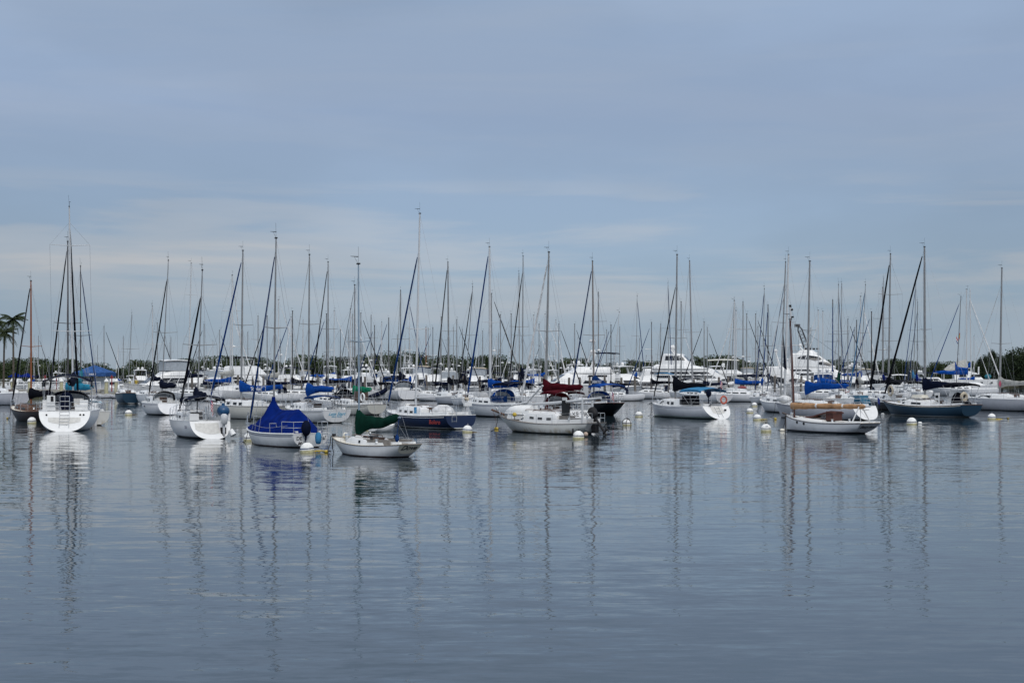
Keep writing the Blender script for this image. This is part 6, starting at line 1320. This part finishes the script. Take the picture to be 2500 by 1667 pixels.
def tree(seed, H, W_, lumps, nleaf, ls, m_, name='broadleaf_tree', tall=False, low=.12):
    rn = random.Random(seed); t = thing(name, 'x', 'tree'); g = G(); trunk = G()
    cs = []
    for i in range(lumps):
        a = rn.uniform(0, 2 * PI); q = rn.random() ** .6; zz = H * (low + (1 - low) * rn.random() ** .8 * .92); sh = (1 - (zz / H) ** (1.4 if tall else 2.6)) ** .5
        r = W_ * rn.uniform(.16, .30) * (.75 if tall else 1); cs.append((W_ / 2 * q * sh * math.cos(a), W_ / 2 * q * sh * math.sin(a), min(zz, H - r * .55), r))
    th = H * .33
    trunk.tube([(0, 0, -.3), (.05 * H * .3, 0, th * .5), (0, 0, th), (.02 * H, .01 * H, H * .75)], [W_ * .035, W_ * .028, W_ * .024, W_ * .006], 7)
    for c in cs[:10]: trunk.tube([(0, 0, th * rn.uniform(.5, 1)), (c[0] * .5, c[1] * .5, (c[2] + th) / 2), c[:3]], [W_ * .014, W_ * .010, W_ * .004], 4)
    trunk.build('trunk', BARK, t)
    for i in range(nleaf):
        cx, cy, cz, r = rn.choice(cs); v = Vector((rn.gauss(0, 1), rn.gauss(0, 1), rn.gauss(0, 1))).normalized() * r * rn.random() ** .35; v.z *= (1.35 if tall else .72)
        p = Vector((cx, cy, cz)) + v; s = ls * rn.uniform(.6, 1.4); n = (v.normalized() * .5 + Vector((rn.gauss(0, 1), rn.gauss(0, 1), rn.gauss(0, 1))) * .6).normalized()
        a_ = n.orthogonal().normalized(); a_.rotate(Matrix.Rotation(rn.uniform(0, 6.3), 3, n)); b_ = n.cross(a_)
        g.poly([p + a_ * s, p + b_ * s * .55, p - a_ * s * .9, p - b_ * s * .6])
    g.build('crown', m_, t, recalc=False); return t
def palm(seed, H, nf=18, ln=2.6, lean=.06):
    rn = random.Random(seed); t = thing('palm_tree', 'x', 'tree'); g = G(); la = rn.uniform(-1, 1)
    top = Vector((la * lean * H, rn.uniform(-.3, .3), H)); g.tube([(0, 0, -.3), (top.x * .25, 0, H * .35), (top.x * .6, top.y * .5, H * .7), top], [.20, .15, .13, .12], 8); g.build('trunk', BARK, t, smooth=60)
    g = G()
    for i in range(nf):
        az = 2 * PI * i / nf * 2.4 + rn.uniform(-.2, .2); el = rn.uniform(-.35, 1.15) if i > 2 else 1.3; L_ = ln * rn.uniform(.85, 1.1); d_ = Vector((math.cos(az), math.sin(az), 0)); pts = []
        for k in range(9):
            f = k / 8; pts.append(top + d_ * (L_ * f * math.cos(el * (1 - f * .6))) + Vector((0, 0, L_ * (math.sin(el) * f - (.55 + .35 * (1 - el)) * f * f))))
        sd = Vector((-d_.y, d_.x, 0))
        for k in range(8):
            for q in range(4):
                f = (k + q / 4) / 8; p = pts[k].lerp(pts[k + 1], q / 4); tn = (pts[k + 1] - pts[k]).normalized(); lw = ln * .30 * math.sin(PI * (.12 + .86 * f)) ** .7
                for sg in (1, -1):
                    e = p + (sd * sg * .75 + tn * .55 + Vector((0, 0, -.45 - .3 * f))).normalized() * lw * rn.uniform(.8, 1.1); g.poly([p - tn * .035 * ln / 2.6, p + tn * .045 * ln / 2.6, e])
        g.tube(pts, .02, 3)
    g.build('crown', PALM, t, recalc=False)
    g = G(); [g.ball(top + Vector((rn.uniform(-.25, .25), rn.uniform(-.25, .25), -.25)), .13, 6) for _ in range(5)]; g.build('coconut', mat('coconut', (.10, .08, .03), .7), t); return t
TR = [(tree(1, 6.2, 8.5, 22, 4200, .18, LEAF), 'low spreading tree'), (tree(2, 7.0, 9.5, 26, 4600, .19, LEAFD), 'dark round tree'), (tree(3, 5.2, 10.5, 24, 4200, .18, LEAF), 'broad low tree'), (tree(4, 7.6, 7.5, 22, 4000, .18, LEAF), 'upright leafy tree'), (tree(5, 9.5, 5.0, 26, 4600, .15, LEAFD, 'feathery_tree', True), 'pointed feathery tree')]
tu = set()
def put_tree(k, px_, D, H, group, rz=None):
    src, what = TR[k]; h0 = (6.2, 7.0, 5.2, 7.6, 9.5)[k]; sc = H / h0
    if k not in tu: tu.add(k); o = src
    else: o = dup(src, (0, 0, 0), 0)
    o.location = (XP(px_, D), D, .5); o.rotation_euler = (0, 0, rz if rz is not None else rnd.uniform(0, 6.28)); o.scale = (sc * rnd.uniform(.9, 1.15), sc * rnd.uniform(.9, 1.15), sc); o['group'] = group; auto(o, px_, what)
prof = [(-40, 893), (60, 892), (180, 891), (300, 897), (440, 890), (500, 888), (560, 879), (620, 884), (680, 890), (740, 880), (780, 889), (860, 886), (900, 880), (940, 878), (985, 866), (1040, 880), (1100, 884), (1160, 880), (1230, 884), (1300, 891), (1360, 892), (1430, 886), (1500, 894), (1600, 893), (1680, 890), (1740, 880), (1800, 880), (1850, 895), (1980, 895), (2060, 888), (2110, 900), (2135, 892), (2160, 887), (2220, 889), (2250, 893), (2330, 892), (2375, 893), (2400, 885), (2420, 866), (2450, 872), (2490, 856), (2540, 850), (2600, 850)]
def ptop(x): return ptop0(x) - (5 if x < 2380 else 3)
def ptop0(x):
    for (a, ya), (b_, yb) in zip(prof, prof[1:]):
        if a <= x <= b_: return ya + (yb - ya) * (x - a) / (b_ - a)
    return 890
px_ = -30
while px_ < 2560:
    D = 424 + rnd.uniform(-7, 12); D -= 24 if px_ > 2340 else 0; k = rnd.choice([0, 1, 2, 3, 0, 2]) if px_ < 2390 else rnd.choice([4, 1, 4, 3]); ty = ptop(px_) + rnd.choice([-9, -5, -1, 5, 10]) + rnd.uniform(-2, 2)
    if 100 < px_ < 1000 or px_ > 1050: put_tree(k, px_, D, max(3.2, ZP(ty, D) - .5), 'trees along the shore behind the marina')
    else: put_tree(k, px_, D, max(3.2, ZP(ty, D) - .5), 'trees along the shore behind the marina')
    px_ += rnd.uniform(20, 46) * (1 if px_ < 2200 else .75)
px_ = -10
while px_ < 2560:                                # a second rank closes the gaps
    D = 452 + rnd.uniform(-8, 8); put_tree(rnd.choice([2, 1, 0]), px_, D, max(3.0, ZP(ptop(px_) + 13 + rnd.uniform(-4, 5), D) - .5), 'trees along the shore behind the marina'); px_ += rnd.uniform(40, 60)
for px_, ty, D in ((2405, 868, 392), (2425, 858, 388), (2445, 876, 384), (2470, 858, 380), (2492, 850, 384), (2515, 846, 380), (2140, 889, 402), (2185, 888, 404), (2215, 886, 402)):
    put_tree(4 if (px_ // 5) % 3 and px_ > 2300 else 1, px_, D, ZP(ty, D) - .5, 'trees along the shore behind the marina')
PP = [palm(11, 6.5, 18, 2.5), palm(12, 5.5, 16, 2.2), palm(13, 7.0, 22, 2.7)]; pu = set()
for i, (px_, ty, D) in enumerate(((68, 890, 410), (104, 888, 408), (332, 882, 405), (30, 895, 410), (1100, 886, 412), (1244, 884, 412), (1298, 888, 410), (1448, 886, 408), (1538, 880, 402), (1570, 884, 404), (1600, 888, 405), (1708, 872, 400), (1740, 879, 402), (1758, 871, 402), (1778, 879, 404), (1790, 875, 405), (1802, 870, 400), (1818, 882, 405), (615, 878, 410), (475, 888, 408))):
    j = i % 3; o = PP[j] if j not in pu else dup(PP[j], (0, 0, 0), 0); pu.add(j); H = ZP(ty, D) - .5; sc = H / ((6.5, 5.5, 7.0)[j] + .9)
    o.location = (XP(px_, D), D, .5); o.scale = (sc,) * 3; o.rotation_euler = (0, 0, i * 1.3); o['group'] = 'palms on the far shore'; auto(o, px_, 'far palm tree')
for i, (px_, ty, D, ln, lab) in enumerate(((33, 768, 226, 1.95, 'tall palm at the left edge, right-hand crown beside the varnished mast'), (8, 800, 229, 1.8, 'tall palm at the left edge, lower crown cut by the frame'), (-12, 775, 232, 1.8, 'tall palm mostly outside the left edge, only frond tips in view'))):
    H = ZP(ty, D) - .7 - .7; o = palm(30 + i, H, 38, ln * 1.08, -.03); o.location = (XP(px_, D), D, .6); o['label'] = lab; o['group'] = 'tall palms at the left edge'

# ------------------------------------------------------------------ labels for the many, by the things beside them
LAND.sort(); GR = {}
lm = [(p, s) for p, s in LAND if s]
def near(px_):
    a = [s for p, s in lm if p <= px_]; b_ = [s for p, s in lm if p > px_]
    return (a[-1] if a else None), (b_[0] if b_ else None)
for o, px_, what in AUTO: GR.setdefault((what,) + near(px_), []).append((px_, o))
ORD = ['leftmost', 'second', 'third', 'fourth', 'fifth', 'sixth', 'seventh', 'eighth', 'ninth', 'tenth', 'eleventh', 'twelfth']
for (what, a, b_), L_ in GR.items():
    L_.sort(key=lambda q: q[0])
    where = f'between {a} and {b_}' if a and b_ else (f'right of {a}' if a else f'left of {b_}')
    for i, (p, o) in enumerate(L_):
        o['label'] = f'{what} {where}' if len(L_) == 1 else (f'{ORD[min(i, 11)]} {what} {where}' if i == 0 else f'{ORD[min(i, 11)]} {what} from left {where}')
